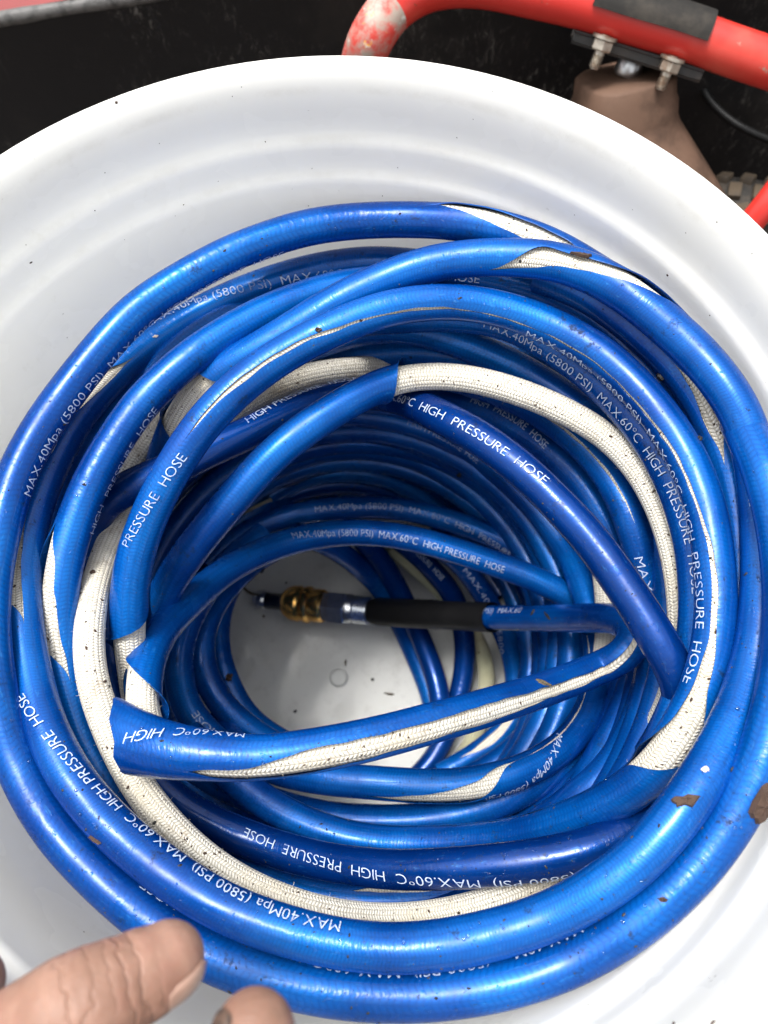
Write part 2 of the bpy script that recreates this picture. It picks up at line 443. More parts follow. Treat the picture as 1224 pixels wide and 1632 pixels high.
S('N', [(160, 930, 246), (142, 860, 262), (148, 828, 268), (170, 800, 274), (212, 773, 279), (280, 745, 284), (333, 718, 284), (398, 690, 280), (447, 665, 275), (500, 643, 268), (560, 628, 262), (620, 631, 264), (660, 644, 276), (698, 662, 289), (747, 687, 297), (796, 720, 301), (845, 760, 303), (894, 808, 304), (943, 862, 304), (987, 923, 303), (1020, 973, 301), (1050, 1022, 299), (1076, 1068, 295), (1088, 1110, 289), (1080, 1150, 280), (1055, 1195, 268)],
  navy=True, sig=3.0,
  text=[('HIGH PRESSURE  HOSE', [(385, 675), (455, 636), (520, 612), (570, 600)]),
        ('MAX.60ºC  HIGH  PRESSURE  HOSE', [(622, 632), (659, 644), (705, 662), (783, 706), (830, 738), (875, 772)])])

S('H', [(232, 1110, 212), (236, 1060, 222), (244, 1000, 238), (262, 945, 252), (290, 897, 264), (327, 848, 275), (365, 803, 284), (404, 757, 290), (447, 714, 294), (496, 677, 296), (555, 640, 296), (610, 612, 293), (645, 602, 292), (682, 599, 292), (725, 600, 292), (763, 606, 292), (829, 625, 291), (894, 652, 290), (959, 689, 289), (1007, 735, 288), (1040, 785, 287), (1066, 845, 286), (1082, 905, 284), (1089, 965, 280), (1090, 1031, 273), (1080, 1090, 266), (1058, 1148, 258), (1030, 1190, 248), (985, 1235, 236)],
  exp=[(598, 618, 1.1, 1.1), (612, 611, .5, 1.25), (635, 604, -.5, 1.35), (655, 600, -1.3, 1.45), (720, 600, -1.5, 1.5), (959, 689, -1.5, 1.5), (1030, 1190, -1.5, 1.5)], loose=1.18, rs=.0066)

S('S5', [(660, 588, 246), (600, 586, 254), (512, 594, 262), (447, 612, 266), (375, 650, 266), (320, 690, 262), (260, 740, 258), (203, 810, 258), (177, 861, 268), (159, 910, 278), (147, 960, 286), (140, 1031, 291), (149, 1096, 293), (172, 1161, 294), (205, 1230, 294), (247, 1291, 294), (296, 1345, 293), (353, 1391, 292), (401, 1418, 291), (464, 1444, 289), (529, 1461, 284), (594, 1468, 274), (665, 1466, 268), (731, 1455, 263), (800, 1434, 259), (870, 1404, 255), (930, 1370, 250)], core='white')
S('S6', [(310, 590, 268), (283, 633, 268), (255, 668, 266), (222, 712, 262), (185, 765, 255), (160, 830, 248), (146, 900, 244), (138, 960, 240)], core='white')

S('S5b', [(560, 512, 288), (620, 507, 290), (700, 502, 292), (770, 506, 294), (830, 523, 296), (894, 561, 298), (959, 613, 299), (1018, 675, 300), (1057, 733, 301), (1088, 800, 302), (1106, 865, 302), (1114, 930, 301), (1114, 1000, 297), (1100, 1075, 290), (1072, 1150, 281), (1035, 1210, 270)],
  text=[('MAX.40Mpa (5800 PSI)  MAX.60ºC  HIGH  PRESSURE  HOSE', [(773, 514), (830, 542), (887, 573), (943, 616), (976, 650), (1013, 692), (1048, 742), (1083, 812), (1102, 872), (1112, 950)])])
S('S11', [(480, 560, 268), (540, 535, 274), (600, 522, 278), (665, 524, 281), (720, 540, 282), (763, 558, 280), (820, 584, 277), (875, 616, 275), (927, 652, 274), (981, 697, 273), (1027, 752, 272), (1062, 815, 271), (1088, 880, 271), (1102, 950, 277), (1106, 1020, 272), (1097, 1090, 264), (1075, 1155, 254), (1035, 1215, 244), (985, 1265, 236)])
S('S12', [(400, 640, 246), (457, 594, 250), (529, 572, 253), (594, 565, 255), (665, 562, 255), (731, 571, 254), (796, 592, 252), (860, 620, 250), (920, 660, 248), (975, 710, 246)], exp=[(600, 565, -.8, -.8), (640, 562, -.85, -.72), (700, 565, -.85, -.72), (760, 580, -.8, -.8)])

S('S13a', [(660, 640, 200), (720, 640, 212), (763, 651, 220), (829, 684, 226), (888, 727, 228), (933, 775, 228), (966, 832, 224), (990, 890, 218), (1008, 960, 208), (1016, 1030, 204), (1008, 1095, 208), (990, 1145, 214), (965, 1192, 211), (940, 1235, 207), (905, 1270, 202), (850, 1308, 195), (780, 1338, 188)],
  text=[('HIGH  PRESSURE  HOSE', [(760, 640), (810, 662), (845, 685), (876, 716)])], exp=[(940, 785, -.6, -.6), (960, 820, -.7, -.6), (985, 870, -.7, -.6), (1000, 920, -.65, -.65)])
S('S13b', [(700, 600, 224), (760, 612, 234), (820, 634, 242), (866, 659, 246), (922, 701, 248), (965, 748, 248), (994, 800, 247), (1016, 860, 245), (1032, 920, 243), (1042, 990, 240), (1042, 1060, 236), (1024, 1129, 231), (994, 1194, 225), (955, 1245, 218), (905, 1283, 210), (850, 1322, 202), (780, 1352, 194)],
  text=[('MAX.40Mpa (5800 PSI)  MAX.60ºC', [(1016, 880), (1033, 935), (1043, 1000), (1038, 1070), (1015, 1150), (990, 1205), (945, 1258)])], exp=[(850, 652, .1, .1), (900, 685, 0, .10), (965, 748, -.1, .02), (994, 800, -.2, -.1), (1010, 850, -.2, -.2)])
S('S13c', [(985, 760, 232), (1012, 810, 236), (1035, 870, 238), (1052, 930, 238), (1064, 1010, 237), (1062, 1070, 234), (1048, 1125, 228), (1022, 1180, 222), (985, 1228, 214), (930, 1285, 204), (870, 1325, 196)])
S('S14', [(770, 660, 205), (829, 697, 212), (861, 723, 215), (896, 760, 216), (927, 800, 216), (950, 845, 210), (962, 900, 202), (968, 960, 192), (968, 1020, 190), (958, 1080, 198)], core='white')

S('BAR', [(196, 1172, 298), (235, 1186, 304), (300, 1200, 309), (398, 1207, 311), (496, 1196, 311), (594, 1177, 308), (692, 1151, 299), (760, 1132, 287), (829, 1111, 270), (880, 1094, 255), (927, 1076, 247), (965, 1060, 243), (992, 1046, 249), (1008, 1028, 249), (1010, 1008, 244), (998, 993, 236), (975, 986, 226), (940, 985, 208), (900, 985, 186), (829, 985, 146), (783, 984, 122), (700, 980, 88), (640, 977, 64), (590, 974, 46)],
  sig=2.0, start_flare=1.5, end_s=(783, 984),
  text=[('MAX.60ºC  HIGH', [(392, 1170), (340, 1168), (280, 1175), (226, 1186)]), ('PSI)  MAX.60', [(784, 974), (812, 973), (846, 972)])],
  exp=[(305, 1200, .66, .66), (335, 1203, .55, .75), (398, 1207, .42, .86), (440, 1205, .2, .85), (496, 1196, -.1, .8), (594, 1177, -.05, .72), (692, 1151, -.1, .68), (760, 1132, -.12, .66), (829, 1111, -.08, .56), (927, 1076, 0, .48), (965, 1060, .02, .46), (992, 1046, .02, .44), (1008, 1030, .1, .35), (1011, 1012, .2, .2)])
S('G', [(960, 990, 132), (910, 953, 146), (861, 926, 156), (796, 901, 163), (731, 879, 168), (665, 860, 172), (594, 849, 175), (529, 850, 179), (463, 863, 187), (398, 888, 200), (345, 920, 216), (300, 961, 236), (265, 995, 252), (243, 1030, 266), (230, 1070, 279), (226, 1110, 289), (228, 1150, 297), (244, 1185, 304)],
  text=[('MAX.40Mpa (5800 PSI)  MAX.60ºC  HIGH PRESSURE  HOSE', [(456, 857), (530, 851), (620, 853), (700, 873), (760, 893), (804, 908)])],
  exp=[(238, 1045, 1.1, 1.1), (230, 1075, .75, 1.25), (227, 1100, .1, 1.35), (227, 1125, -.6, 1.4), (228, 1150, -1.4, 1.4)])

S('C', [(180, 860, 236), (170, 930, 238), (168, 1000, 239), (173, 1060, 240), (186, 1120, 240), (205, 1178, 240), (230, 1226, 239), (262, 1266, 238), (300, 1293, 237), (349, 1318, 236), (398, 1338, 235), (463, 1360, 240), (529, 1375, 248), (627, 1386, 262), (698, 1385, 271), (796, 1378, 279), (861, 1370, 282), (927, 1357, 284), (992, 1335, 284), (1050, 1296, 280)],
  navy=True, text=[('(5800 PSI)  MAX.60ºC  HIGH  PRESSURE  HOSE', [(915, 1400), (850, 1405), (770, 1404), (660, 1399), (600, 1392), (520, 1373), (390, 1327)])])
S('E1', [(270, 1290, 214), (316, 1331, 215), (365, 1369, 216), (431, 1405, 216), (496, 1426, 216), (561, 1436, 216), (627, 1437, 216), (700, 1429, 216), (760, 1415, 215), (840, 1390, 213)],
  text=[('(5800 PSI)', [(378, 1390), (345, 1360), (312, 1325)])], exp=[(560, 1436, -.5, -.5), (600, 1437, -.75, -.45), (665, 1434, -.75, -.3), (720, 1425, -.6, -.3), (750, 1418, -.4, -.4)])
S('F1', [(300, 1295, 206), (360, 1340, 206), (420, 1372, 206), (490, 1396, 206), (560, 1408, 206), (640, 1410, 206), (720, 1402, 205)], navy=True)
S('S7', [(350, 1150, 150), (380, 1195, 176), (430, 1222, 196), (480, 1235, 206), (529, 1242, 212), (594, 1247, 216), (665, 1252, 218), (731, 1252, 219), (796, 1241, 218), (855, 1219, 214), (905, 1185, 208), (935, 1145, 201), (950, 1105, 192), (955, 1050, 180), (945, 990, 165)],
  text=[('MAX.40Mpa (5800 PSI)', [(887, 1178), (868, 1215), (828, 1256), (770, 1278)])],
  exp=[(590, 1247, .8, .8), (650, 1251, .58, .9), (731, 1252, .08, .85), (762, 1249, -.15, .8), (785, 1244, -.55, .25), (800, 1240, -.7, -.6)])
S('B1', [(300, 1215, 190), (340, 1243, 193), (390, 1266, 195), (431, 1281, 196), (496, 1299, 197), (561, 1307, 197), (627, 1309, 197), (698, 1304, 197), (763, 1290, 196), (812, 1271, 194), (861, 1245, 190), (905, 1210, 185), (935, 1170, 178)])
S('D1', [(560, 1330, 184), (627, 1333, 185), (690, 1331, 186), (747, 1322, 187), (812, 1301, 187), (861, 1275, 186), (910, 1243, 184), (950, 1200, 180), (975, 1150, 175), (985, 1090, 168)],
  text=[('MAX.40Mpa', [(736, 1318), (690, 1327), (636, 1336)])], exp=[(600, 1332, -.2, -.2), (640, 1333, -.5, .2), (670, 1332, -.2, 0), (690, 1331, 0, 0)])

S('K1', [(420, 850, 150), (370, 890, 158), (325, 945, 166), (298, 995, 172), (285, 1040, 176), (285, 1085, 178), (298, 1130, 180), (328, 1168, 180), (370, 1205, 178), (430, 1235, 172)],
  text=[('HOSE', [(348, 1172), (330, 1162), (312, 1140)])])
S('K2', [(470, 862, 112), (420, 885, 126), (375, 922, 140), (340, 965, 150), (322, 1010, 156), (320, 1047, 158), (332, 1090, 158), (358, 1129, 156), (395, 1162, 152), (450, 1195, 146), (520, 1215, 140)])
S('K3', [(390, 900, 108), (360, 945, 116), (346, 1000, 120), (350, 1050, 122), (368, 1100, 122), (400, 1150, 118), (460, 1190, 112)])

# deep coils: the height follows from the coil radius they lie at (metres)
S('T1', [(540, 640), (594, 637), (640, 645), (685, 660), (740, 690)], r=.141, text=[('PRESSURE  HOSE', [(540, 645), (590, 642), (618, 644)])])
S('T2', [(420, 700), (480, 675), (540, 661), (600, 663), (660, 677), (710, 697), (750, 720), (800, 757), (848, 803), (888, 853), (920, 908), (937, 962), (945, 1000)], r=.137, text=[('HIGH PRESSURE  HOSE', [(650, 672), (720, 705), (770, 740)])])
S('T3', [(420, 735), (470, 705), (530, 688), (600, 688), (665, 706), (731, 737), (783, 775), (829, 824), (868, 878), (893, 930), (905, 985)], r=.136)
S('T4', [(430, 755), (480, 728), (540, 712), (600, 712), (660, 730), (720, 762), (775, 803), (820, 853), (853, 902), (872, 950), (880, 990)], r=.134)
S('T5', [(440, 770), (490, 745), (550, 735), (610, 738), (670, 760), (725, 795), (770, 840), (815, 890), (845, 950), (860, 1030), (856, 1110)], r=.132, navy=True)
S('T6', [(430, 790), (480, 763), (540, 752), (600, 757), (655, 780), (705, 815), (750, 860), (795, 910), (825, 970), (838, 1040), (835, 1110)], r=.130)
S('T7', [(420, 815), (470, 785), (530, 772), (600, 778), (660, 800), (710, 840), (760, 895), (800, 950)], r=.127, navy=True)
S('T9', [(310, 910), (345, 865), (385, 828), (431, 804), (480, 798), (530, 805)], r=.122, exp=[(340, 870, -.5, -.3), (385, 828, -.5, -.25), (440, 803, -.6, -.2), (490, 799, -.4, -.4)])
S('T8', [(330, 905, 118), (365, 868, 115), (398, 846, 113), (431, 831, 112), (496, 815, 111), (561, 809, 110), (633, 811, 109), (698, 824, 107), (763, 846, 104), (812, 868, 100), (861, 900, 95), (900, 940, 90), (925, 985, 84)],
  text=[('MAX.40Mpa (5800 PSI)  MAX 60ºC  HIGH  PRESSURE', [(503, 812), (580, 806), (650, 811), (720, 831), (765, 852), (815, 885)])])
S('V1', [(470, 850, 120), (522, 868, 104), (571, 902, 76), (612, 945, 46), (640, 1000, 24), (662, 1047, 13), (682, 1096, 10), (695, 1150, 12)])
S('V1b', [(560, 845, 100), (597, 880, 78), (630, 930, 54), (656, 985, 34), (680, 1040, 24), (698, 1095, 22), (705, 1160, 24)], navy=True)
S('V2', [(610, 845, 92), (655, 875, 76), (692, 912, 58), (722, 950, 42), (739, 1005, 30), (741, 1057, 22), (734, 1100, 18), (720, 1150, 16), (690, 1210, 16), (640, 1262, 18)], navy=True, text=[('PRESSURE  HOSE', [(650, 868), (675, 890), (702, 918)])])
S('V3', [(620, 870, 60), (660, 902, 48), (705, 945, 34), (748, 1000, 26), (772, 1045, 22), (776, 1090, 20), (765, 1150, 19), (735, 1212, 20), (680, 1262, 22)], core='olive')
S('V4', [(680, 860, 96), (726, 888, 84), (760, 932, 68), (790, 982, 54), (812, 1031, 44), (822, 1075, 36), (820, 1130, 32), (800, 1190, 30), (755, 1250, 30)], text=[('MAX.40Mpa (5800', [(735, 902), (757, 927), (790, 985), (800, 1040)])])
S('V6', [(700, 1235, 60), (770, 1195, 58), (812, 1155, 58), (838, 1105, 60), (848, 1050, 62), (840, 1000, 66)], exp=[(740, 1212, -.4, -.4), (785, 1185, -.55, .2), (815, 1150, -.5, .1), (835, 1110, -.2, -.2)])
S('V7', [(730, 1250, 90), (800, 1210, 90), (850, 1160, 92), (876, 1105, 94), (882, 1045, 98), (872, 985, 104)])

# procedural lower turns of the coil behind all of these
def loop_pts(r, z, ph, n=26, wob=.004):
    a = np.linspace(-.02, 2 * math.pi + .02, n) - 1.57 + .12 * math.sin(ph * 7)
    w1, w2 = rng.uniform(0, 6.28, 2)
    rr = r + wob * np.sin(2 * a + w1)
    return np.stack([rr * np.cos(a), rr * np.sin(a), z + .003 * np.sin(3 * a + w2)], 1)
fill = []
zz = .012
i = 0
while zz < .262:
    rr = .1475 + (zz - .02) * .0735 - .0105
    fill.append(('X%d' % i, loop_pts(rr - .001, zz, 1.7 * i + .3, wob=.0015)))
    if 0.09 < zz < 0.145:
        fill.append(('Y%d' % i, loop_pts(rr - .016, zz + .008, 2.3 * i + 1.1, wob=.002)))
    zz += .0165
    i += 1

DS = 0.002
PATH = {}
for n in ORDER:
    s = STR[n]
    if 'r' in s:
        P = [at_r(x, y, s['r']) for x, y in s['pts']]
    else:
        P = [at_z(x, y, z * .001) for x, y, z in s['pts']]
    P = resample(catmull(P), DS)
    P = gsmooth(P, s.get('sig', 4.5))
    PATH[n] = resample(P, DS)
for n, P in fill:
    PATH[n] = resample(catmull(P), DS)
    STR[n] = {}
    ORDER.append(n)

# ---- settle: overlapping turns are moved apart along the line of sight of each contact, nearer one up
def settle(iters=26, step=3):
    names = ORDER
    pts, owner, idx, rad, wt = [], [], [], [], []
    for oi, n in enumerate(names):
        P = PATH[n][::step]
        pts.append(P); owner += [oi] * len(P)
        rc = RC if STR[n].get('core') else STR[n].get('rs', R)
        rad += [rc] * len(P)
        wt += [0.0 if n[0] in 'XY' and n[1:].isdigit() else 1.0] * len(P)
    lens = [len(p) for p in pts]
    X = np.vstack(pts); O = np.array(owner); RD = np.array(rad); W = np.array(wt)
    view = CAM - X; view /= np.linalg.norm(view, axis=1)[:, None]
    D = np.zeros(len(X))
    for it in range(iters):
        Y = X + view * D[:, None]
        acc = np.zeros(len(X)); cnt = np.zeros(len(X))
        for c0 in range(0, len(X), 1500):
            A = Y[c0:c0 + 1500]
            d2 = (A**2).sum(1)[:, None] + (Y**2).sum(1)[None] - 2 * A @ Y.T
            need = RD[c0:c0 + 1500, None] + RD[None]
            ii, jj = np.nonzero((d2 < (need * .97)**2) & (O[c0:c0 + 1500, None] != O[None]))
            if not len(ii): continue
            gi = ii + c0
            diff = Y[gi] - Y[jj]
            al = (diff * view[gi]).sum(1)
            perp2 = np.maximum((diff**2).sum(1) - al**2, 0)
            want = np.sqrt(np.maximum((RD[gi] + RD[jj])**2 - perp2, 0))
            mv = np.where(al >= 0, want - al, -(want + al))
            share = np.where(W[jj] == 0, 1.0, .5)
            mv = np.clip(mv, -.006, .006) * share
            np.add.at(acc, gi, mv); np.add.at(cnt, gi, 1)
        d = np.where(cnt > 0, acc / np.maximum(cnt, 1), 0) * W * .8
        D += d
        o = 0
        for L in lens:
            D[o:o + L] = gsmooth(D[o:o + L], 1.6) if L > 6 else D[o:o + L]
            o += L
        Yc = X + view * D[:, None]
        wallr = .147 + (Yc[:, 2] - .02) * .0846 - .0005
        over = np.hypot(Yc[:, 0], Yc[:, 1]) + RD - wallr
        D += np.where((over > 0) & (W > 0), np.clip(over, 0, .01) * 1.2, 0)
        # stay above the bucket floor
        low = (X + view * D[:, None])[:, 2] < .0085
        D[low] += (.0085 - (X + view * D[:, None])[low, 2]) / view[low, 2]
    o = 0
    for n, L in zip(names, lens):
        P = PATH[n]
        dd = np.interp(np.arange(len(P)), np.arange(L) * step, gsmooth(D[o:o + L], 2) if L > 8 else D[o:o + L])
        v = CAM - P; v /= np.linalg.norm(v, axis=1)[:, None]
        if wt[o] > 0:
            PATH[n] = P + v * dd[:, None]
        o += L
settle()

def frames(P):
    T = np.gradient(P, axis=0); T /= np.linalg.norm(T, axis=1)[:, None]
    V = CAM - P; V /= np.linalg.norm(V, axis=1)[:, None]
    Nn = V - (V * T).sum(1)[:, None] * T
    ln = np.linalg.norm(Nn, axis=1)
    Nn /= np.maximum(ln, 1e-6)[:, None]
    Nn = gsmooth(Nn, 3); Nn -= (Nn * T).sum(1)[:, None] * T; Nn /= np.linalg.norm(Nn, axis=1)[:, None]
    B = np.cross(T, Nn)            # to the right of travel as the photographer sees it
    return T, Nn, B

def frac_angle(f):
    f = float(f)
    if abs(f) <= 1: return math.asin(f)
    return math.copysign(math.pi / 2 + (abs(f) - 1) * 2.4, f)

def nearest_s(px, x, y, lo=0, hi=None):
    d = np.hypot(px[:, 0] - x, px[:, 1] - y)
    return int(np.argmin(d))

NSEG = 26
# glyph cache ------------------------------------------------------
GLY = {}
def glyph(ch):
    if ch in GLY: return GLY[ch]
    cu = bpy.data.curves.new('print', 'FONT')
    cu.body = ch; cu.size = 1.0; cu.resolution_u = 3; cu.offset = -0.011
    o = bpy.data.objects.new('print', cu)
    COL.objects.link(o)
    dg = bpy.context.evaluated_depsgraph_get()
    me = bpy.data.meshes.new_from_object(o.evaluated_get(dg))
    bpy.data.objects.remove(o); bpy.data.curves.remove(cu)
    bm = bmesh.new(); bm.from_mesh(me); bpy.data.meshes.remove(me)
    bmesh.ops.remove_doubles(bm, verts=bm.verts[:], dist=1e-5)
    for yy in np.arange(-.2, .9, .12):
        bmesh.ops.bisect_plane(bm, geom=bm.verts[:] + bm.edges[:] + bm.faces[:], plane_co=(0, yy, 0), plane_no=(0, 1, 0))
    bm.verts.index_update()
    V = np.array([v.co[:2] for v in bm.verts]) if len(bm.verts) else np.zeros((0, 2))
    Fs = [[v.index for v in f.verts] for f in bm.faces]
    bm.free()
    GLY[ch] = (V, Fs)
    return GLY[ch]
def text_mesh(string, s_of, ang_of, P, Tn, Nn, B, forward, rad, wob):
    """Lay a string on the hose: s_of/ang_of give sample position and angle for a fraction 0..1 along the text."""
    adv = []
    x = 0.0
    for ch in string:
        if ch == ' ':
            x += .30; adv.append(None); continue
        V, Fs = glyph(ch)
        if not len(V):
            adv.append(None); continue
        mn, mx = V[:, 0].min(), V[:, 0].max()
        adv.append((x - mn)); x += (mx - mn) + .11
    total = x
    idx = np.arange(len(P))
    hgt = 0.0042 / 0.70          # cap height in metres over the font's cap height
    VV, FF = [], []
    idx = np.arange(len(P))
    for ch, a in zip(string, adv):
        if a is None: continue
        V, Fs = glyph(ch)
        fx = (V[:, 0] + a) / total
        s = s_of(fx)
        ang = ang_of(fx)
        yy = (V[:, 1] - .35) * hgt
        # letters read upright along the text direction
        rr = np.interp(s, idx, rad)
        ang2 = ang + (-yy / rr if forward else yy / rr)
        rr = rr + np.interp(s, idx, wob) * np.cos(2 * ang2 + .7)
        p = np.stack([np.interp(s, idx, P[:, c]) for c in range(3)], 1)
        n_ = np.stack([np.interp(s, idx, Nn[:, c]) for c in range(3)], 1)
        b_ = np.stack([np.interp(s, idx, B[:, c]) for c in range(3)], 1)
        q = p + (n_ * np.cos(ang2)[:, None] + b_ * np.sin(ang2)[:, None]) * rr[:, None]
        o = len(VV)
        VV += [tuple(v) for v in q]
        FF += [[i_ + o for i_ in f] for f in Fs]
    return VV, FF

def build_strand(name):
    st = STR[name]
    P = PATH[name]
    T, Nn, B = frames(P)
    px = to_px(P)
    n = len(P)
    s_mm = np.arange(n) * (np.linalg.norm(P[1] - P[0]) * 1000)
    if st.get('core'):
        mat = M_CORE if st['core'] == 'white' else M_CORE_OLIVE
        me = tube_mesh('braided_core', P, Nn, B, np.full(n, RC), s_mm)
        o = link('bare_braid_loop', me, mat, hose)
        o['label'] = 'bare white braid with its blue film gone' if st['core'] == 'white' else 'bare braid stained olive, low in the bucket'
        return
    # exposure edges per sample
    lo = np.zeros(n); hi = np.zeros(n)
    op = np.zeros(n, bool)
    seam = np.full(n, math.pi)
    if st.get('exp'):
        E = st['exp']
        seq = []
        last = -1
        for (x, y, a, b) in E:
            d = np.hypot(px[:, 0] - x, px[:, 1] - y)
            if last >= 0:
                d = d + np.where(np.arange(n) < last - 1, 1e4, 0)
            i_ = int(np.argmin(d)); last = i_
            seq.append((i_, frac_angle(a), frac_angle(b)))
        si = np.array([q[0] for q in seq], float) + np.arange(len(seq)) * 1e-3
        lo = np.interp(np.arange(n), si, [q[1] for q in seq])
        hi = np.interp(np.arange(n), si, [q[2] for q in seq])
        lo = gsmooth(lo, 1.6); hi = gsmooth(hi, 1.6)
        hi = np.maximum(hi, lo)
        op = (hi - lo) > .01
        # ragged torn edge
        jag = gsmooth(rng.normal(0, 1, n), 1.5) * .05
        hi = np.where(op, hi + jag, hi); lo = np.where(op, lo + jag[::-1], lo)
        hi = np.maximum(hi, lo)
        seam = None
    else:
        lo = hi = np.full(n, math.pi)
    rad = np.full(n, R)
    if st.get('start_flare'):
        f = st['start_flare'] - 1
        k_ = np.clip(1 - np.arange(n) / 34.0, 0, 1)
        rad = R * (1 + f * k_**1.4)
    end = n
    if st.get('end_s'):
        end = nearest_s(px, *st['end_s']) + 1
    # sheath: outer skin, inner skin, torn edges
    js = np.linspace(0, 1, NSEG + 1)
    ang = hi[:, None] + (lo + 2 * math.pi - hi)[:, None] * js[None]
    width = np.clip((hi - lo) / 1.2, 0, 1)[:, None]
    lift = (np.exp(-js / .06) + np.exp(-(1 - js) / .06))[None] * width * .0021 * st.get('loose', 1.0)
    # small out-of-round and pinch variation of a soft film
    wob = gsmooth(rng.normal(0, 1, n), 12)[:, None] * .0010
    Ro = rad[:, None] + lift + wob * np.cos(ang * 2 + .7)
    Rin = Ro - (R - RI)
    dirv = Nn[:, None, :] * np.cos(ang)[..., None] + B[:, None, :] * np.sin(ang)[..., None]
    Vo = P[:, None, :] + dirv * Ro[..., None]
    shift = 0.0
    if st.get('start_flare'):
        # torn mouth: cut on the slant and pressed flat
        fall = np.clip(1 - np.arange(n) / 26.0, 0, 1)[:, None]**1.5
        flat = (-Nn[:, None, :] * (np.cos(ang) * .34 * fall * Ro)[..., None] + B[:, None, :] * (np.sin(ang) * .10 * fall * Ro)[..., None])
        ragged = .0012 * np.sin(3 * ang + 1) + .0008 * np.sin(7 * ang)
        shift = flat + T[:, None, :] * ((np.sin(ang) * .0085 + ragged) * fall)[..., None]
        Vo = Vo + shift
    Vi = P[:, None, :] + dirv * Rin[..., None] + shift
    m = NSEG + 1
    V = np.concatenate([Vo, Vi[:, ::-1]], 1)[:end]
    Nm = np.concatenate([dirv, -dirv[:, ::-1]], 1)[:end]
    U = np.repeat(s_mm[:, None], 2 * m, 1)[:end]
    av = ang / (2 * math.pi)
    Vv = np.concatenate([av, av[:, ::-1]], 1)[:end]
    c = 2 * m
    a = np.arange(end - 1)[:, None] * c + np.arange(c)[None]
    b = np.arange(end - 1)[:, None] * c + (np.arange(c)[None] + 1) % c
    Q = np.stack([a, b, b + c, a + c], -1).reshape(-1, 4)
    me = np_mesh('hose_loop', V.reshape(-1, 3), Q, uv=np.stack([U, Vv], -1).reshape(-1, 2), normals=Nm.reshape(-1, 3))
    o = link('hose_loop', me, M_NAVY if st.get('navy') else M_BLUE, hose)
    if st.get('navy'): o['label'] = 'darker navy length of the hose'
    # core where it shows
    if op.any():
        ii = np.nonzero(op)[0]
        runs = np.split(ii, np.nonzero(np.diff(ii) > 6)[0] + 1)
        for rn in runs:
            i0, i1 = max(rn[0] - 4, 0), min(rn[-1] + 5, n)
            if i1 - i0 < 4: continue
            wd = (hi - lo)[i0:i1]
            rc = RCS + .0005 * np.clip(1 - wd / .5, 0, 1) - (RCS - RC) * np.clip((wd - 1.2) / 1.6, 0, 1)
            rc = gsmooth(rc, 3)[:, None] + wob[i0:i1] * np.cos(2 * np.linspace(0, 2 * math.pi, 29)[None] + .7)
            link('braided_core', tube_mesh('braided_core', P[i0:i1], Nn[i0:i1], B[i0:i1], rc, s_mm[i0:i1]), M_CORE, o)
    for (string, tp) in st.get('text', []):
        # place by where the print shows on the hose
        sp, an = [], []
        last = None
        for (x, y) in tp:
            d = np.hypot(px[:, 0] - x, px[:, 1] - y)
            if last is not None:
                d = d + np.where(np.abs(np.arange(n) - last) > 90, 1e4, 0)
            i_ = int(np.argmin(d)); last = i_
            tt = px[min(i_ + 1, n - 1)] - px[max(i_ - 1, 0)]
            tt = tt / np.linalg.norm(tt)
            side = np.array([-tt[1], tt[0]])
            off = (np.array([x, y]) - px[i_]) @ side
            dep = -((P[i_] - CAM) @ MC)[2]
            hw = F * R / dep
            sp.append(i_); an.append(math.asin(float(np.clip(off / hw, -.93, .93))))
        fwd = sp[-1] > sp[0]
        sp = np.array(sp, float); an = np.array(an)
        fr = (sp - sp[0]) / (sp[-1] - sp[0])
        order = np.argsort(fr)
        fr = fr[order]; an = an[order]
        sm_f = np.linspace(0, 1, 60)
        sm_a = gsmooth(np.interp(sm_f, fr, an), 5)
        VV, FF = text_mesh(string, lambda f: sp[0] + f * (sp[-1] - sp[0]), lambda f: np.interp(f, sm_f, sm_a), P, T, Nn, B, fwd, rad * (1 - .05 * bool(st.get('start_flare'))) + .00055, wob[:, 0])
        if VV:
            mt = bpy.data.meshes.new('printed_lettering')
            mt.from_pydata(VV, [], FF); mt.update()
            link('printed_lettering', mt, M_PRINT, o)

def tube_mesh(name, P, Nn, B, rad, s_mm, seg=28, cap=True):
    n = len(P)
    ang = np.linspace(0, 2 * math.pi, seg + 1)
    dirv = Nn[:, None] * np.cos(ang)[None, :, None] + B[:, None] * np.sin(ang)[None, :, None]
    rad = np.asarray(rad)
    V = P[:, None] + dirv * (rad[:, None, None] if rad.ndim == 1 else rad[:, :, None])
    uv = np.stack([np.repeat(s_mm[:, None], seg + 1, 1), np.repeat((ang / (2 * math.pi))[None], n, 0)], -1)
    c = seg + 1
    a = np.arange(n - 1)[:, None] * c + np.arange(seg)[None]
    Q = np.stack([a, a + 1, a + c + 1, a + c], -1).reshape(-1, 4)
    return np_mesh(name, V.reshape(-1, 3), Q, uv=uv.reshape(-1, 2), normals=dirv.reshape(-1, 3))

for nm in ORDER:
    build_strand(nm)

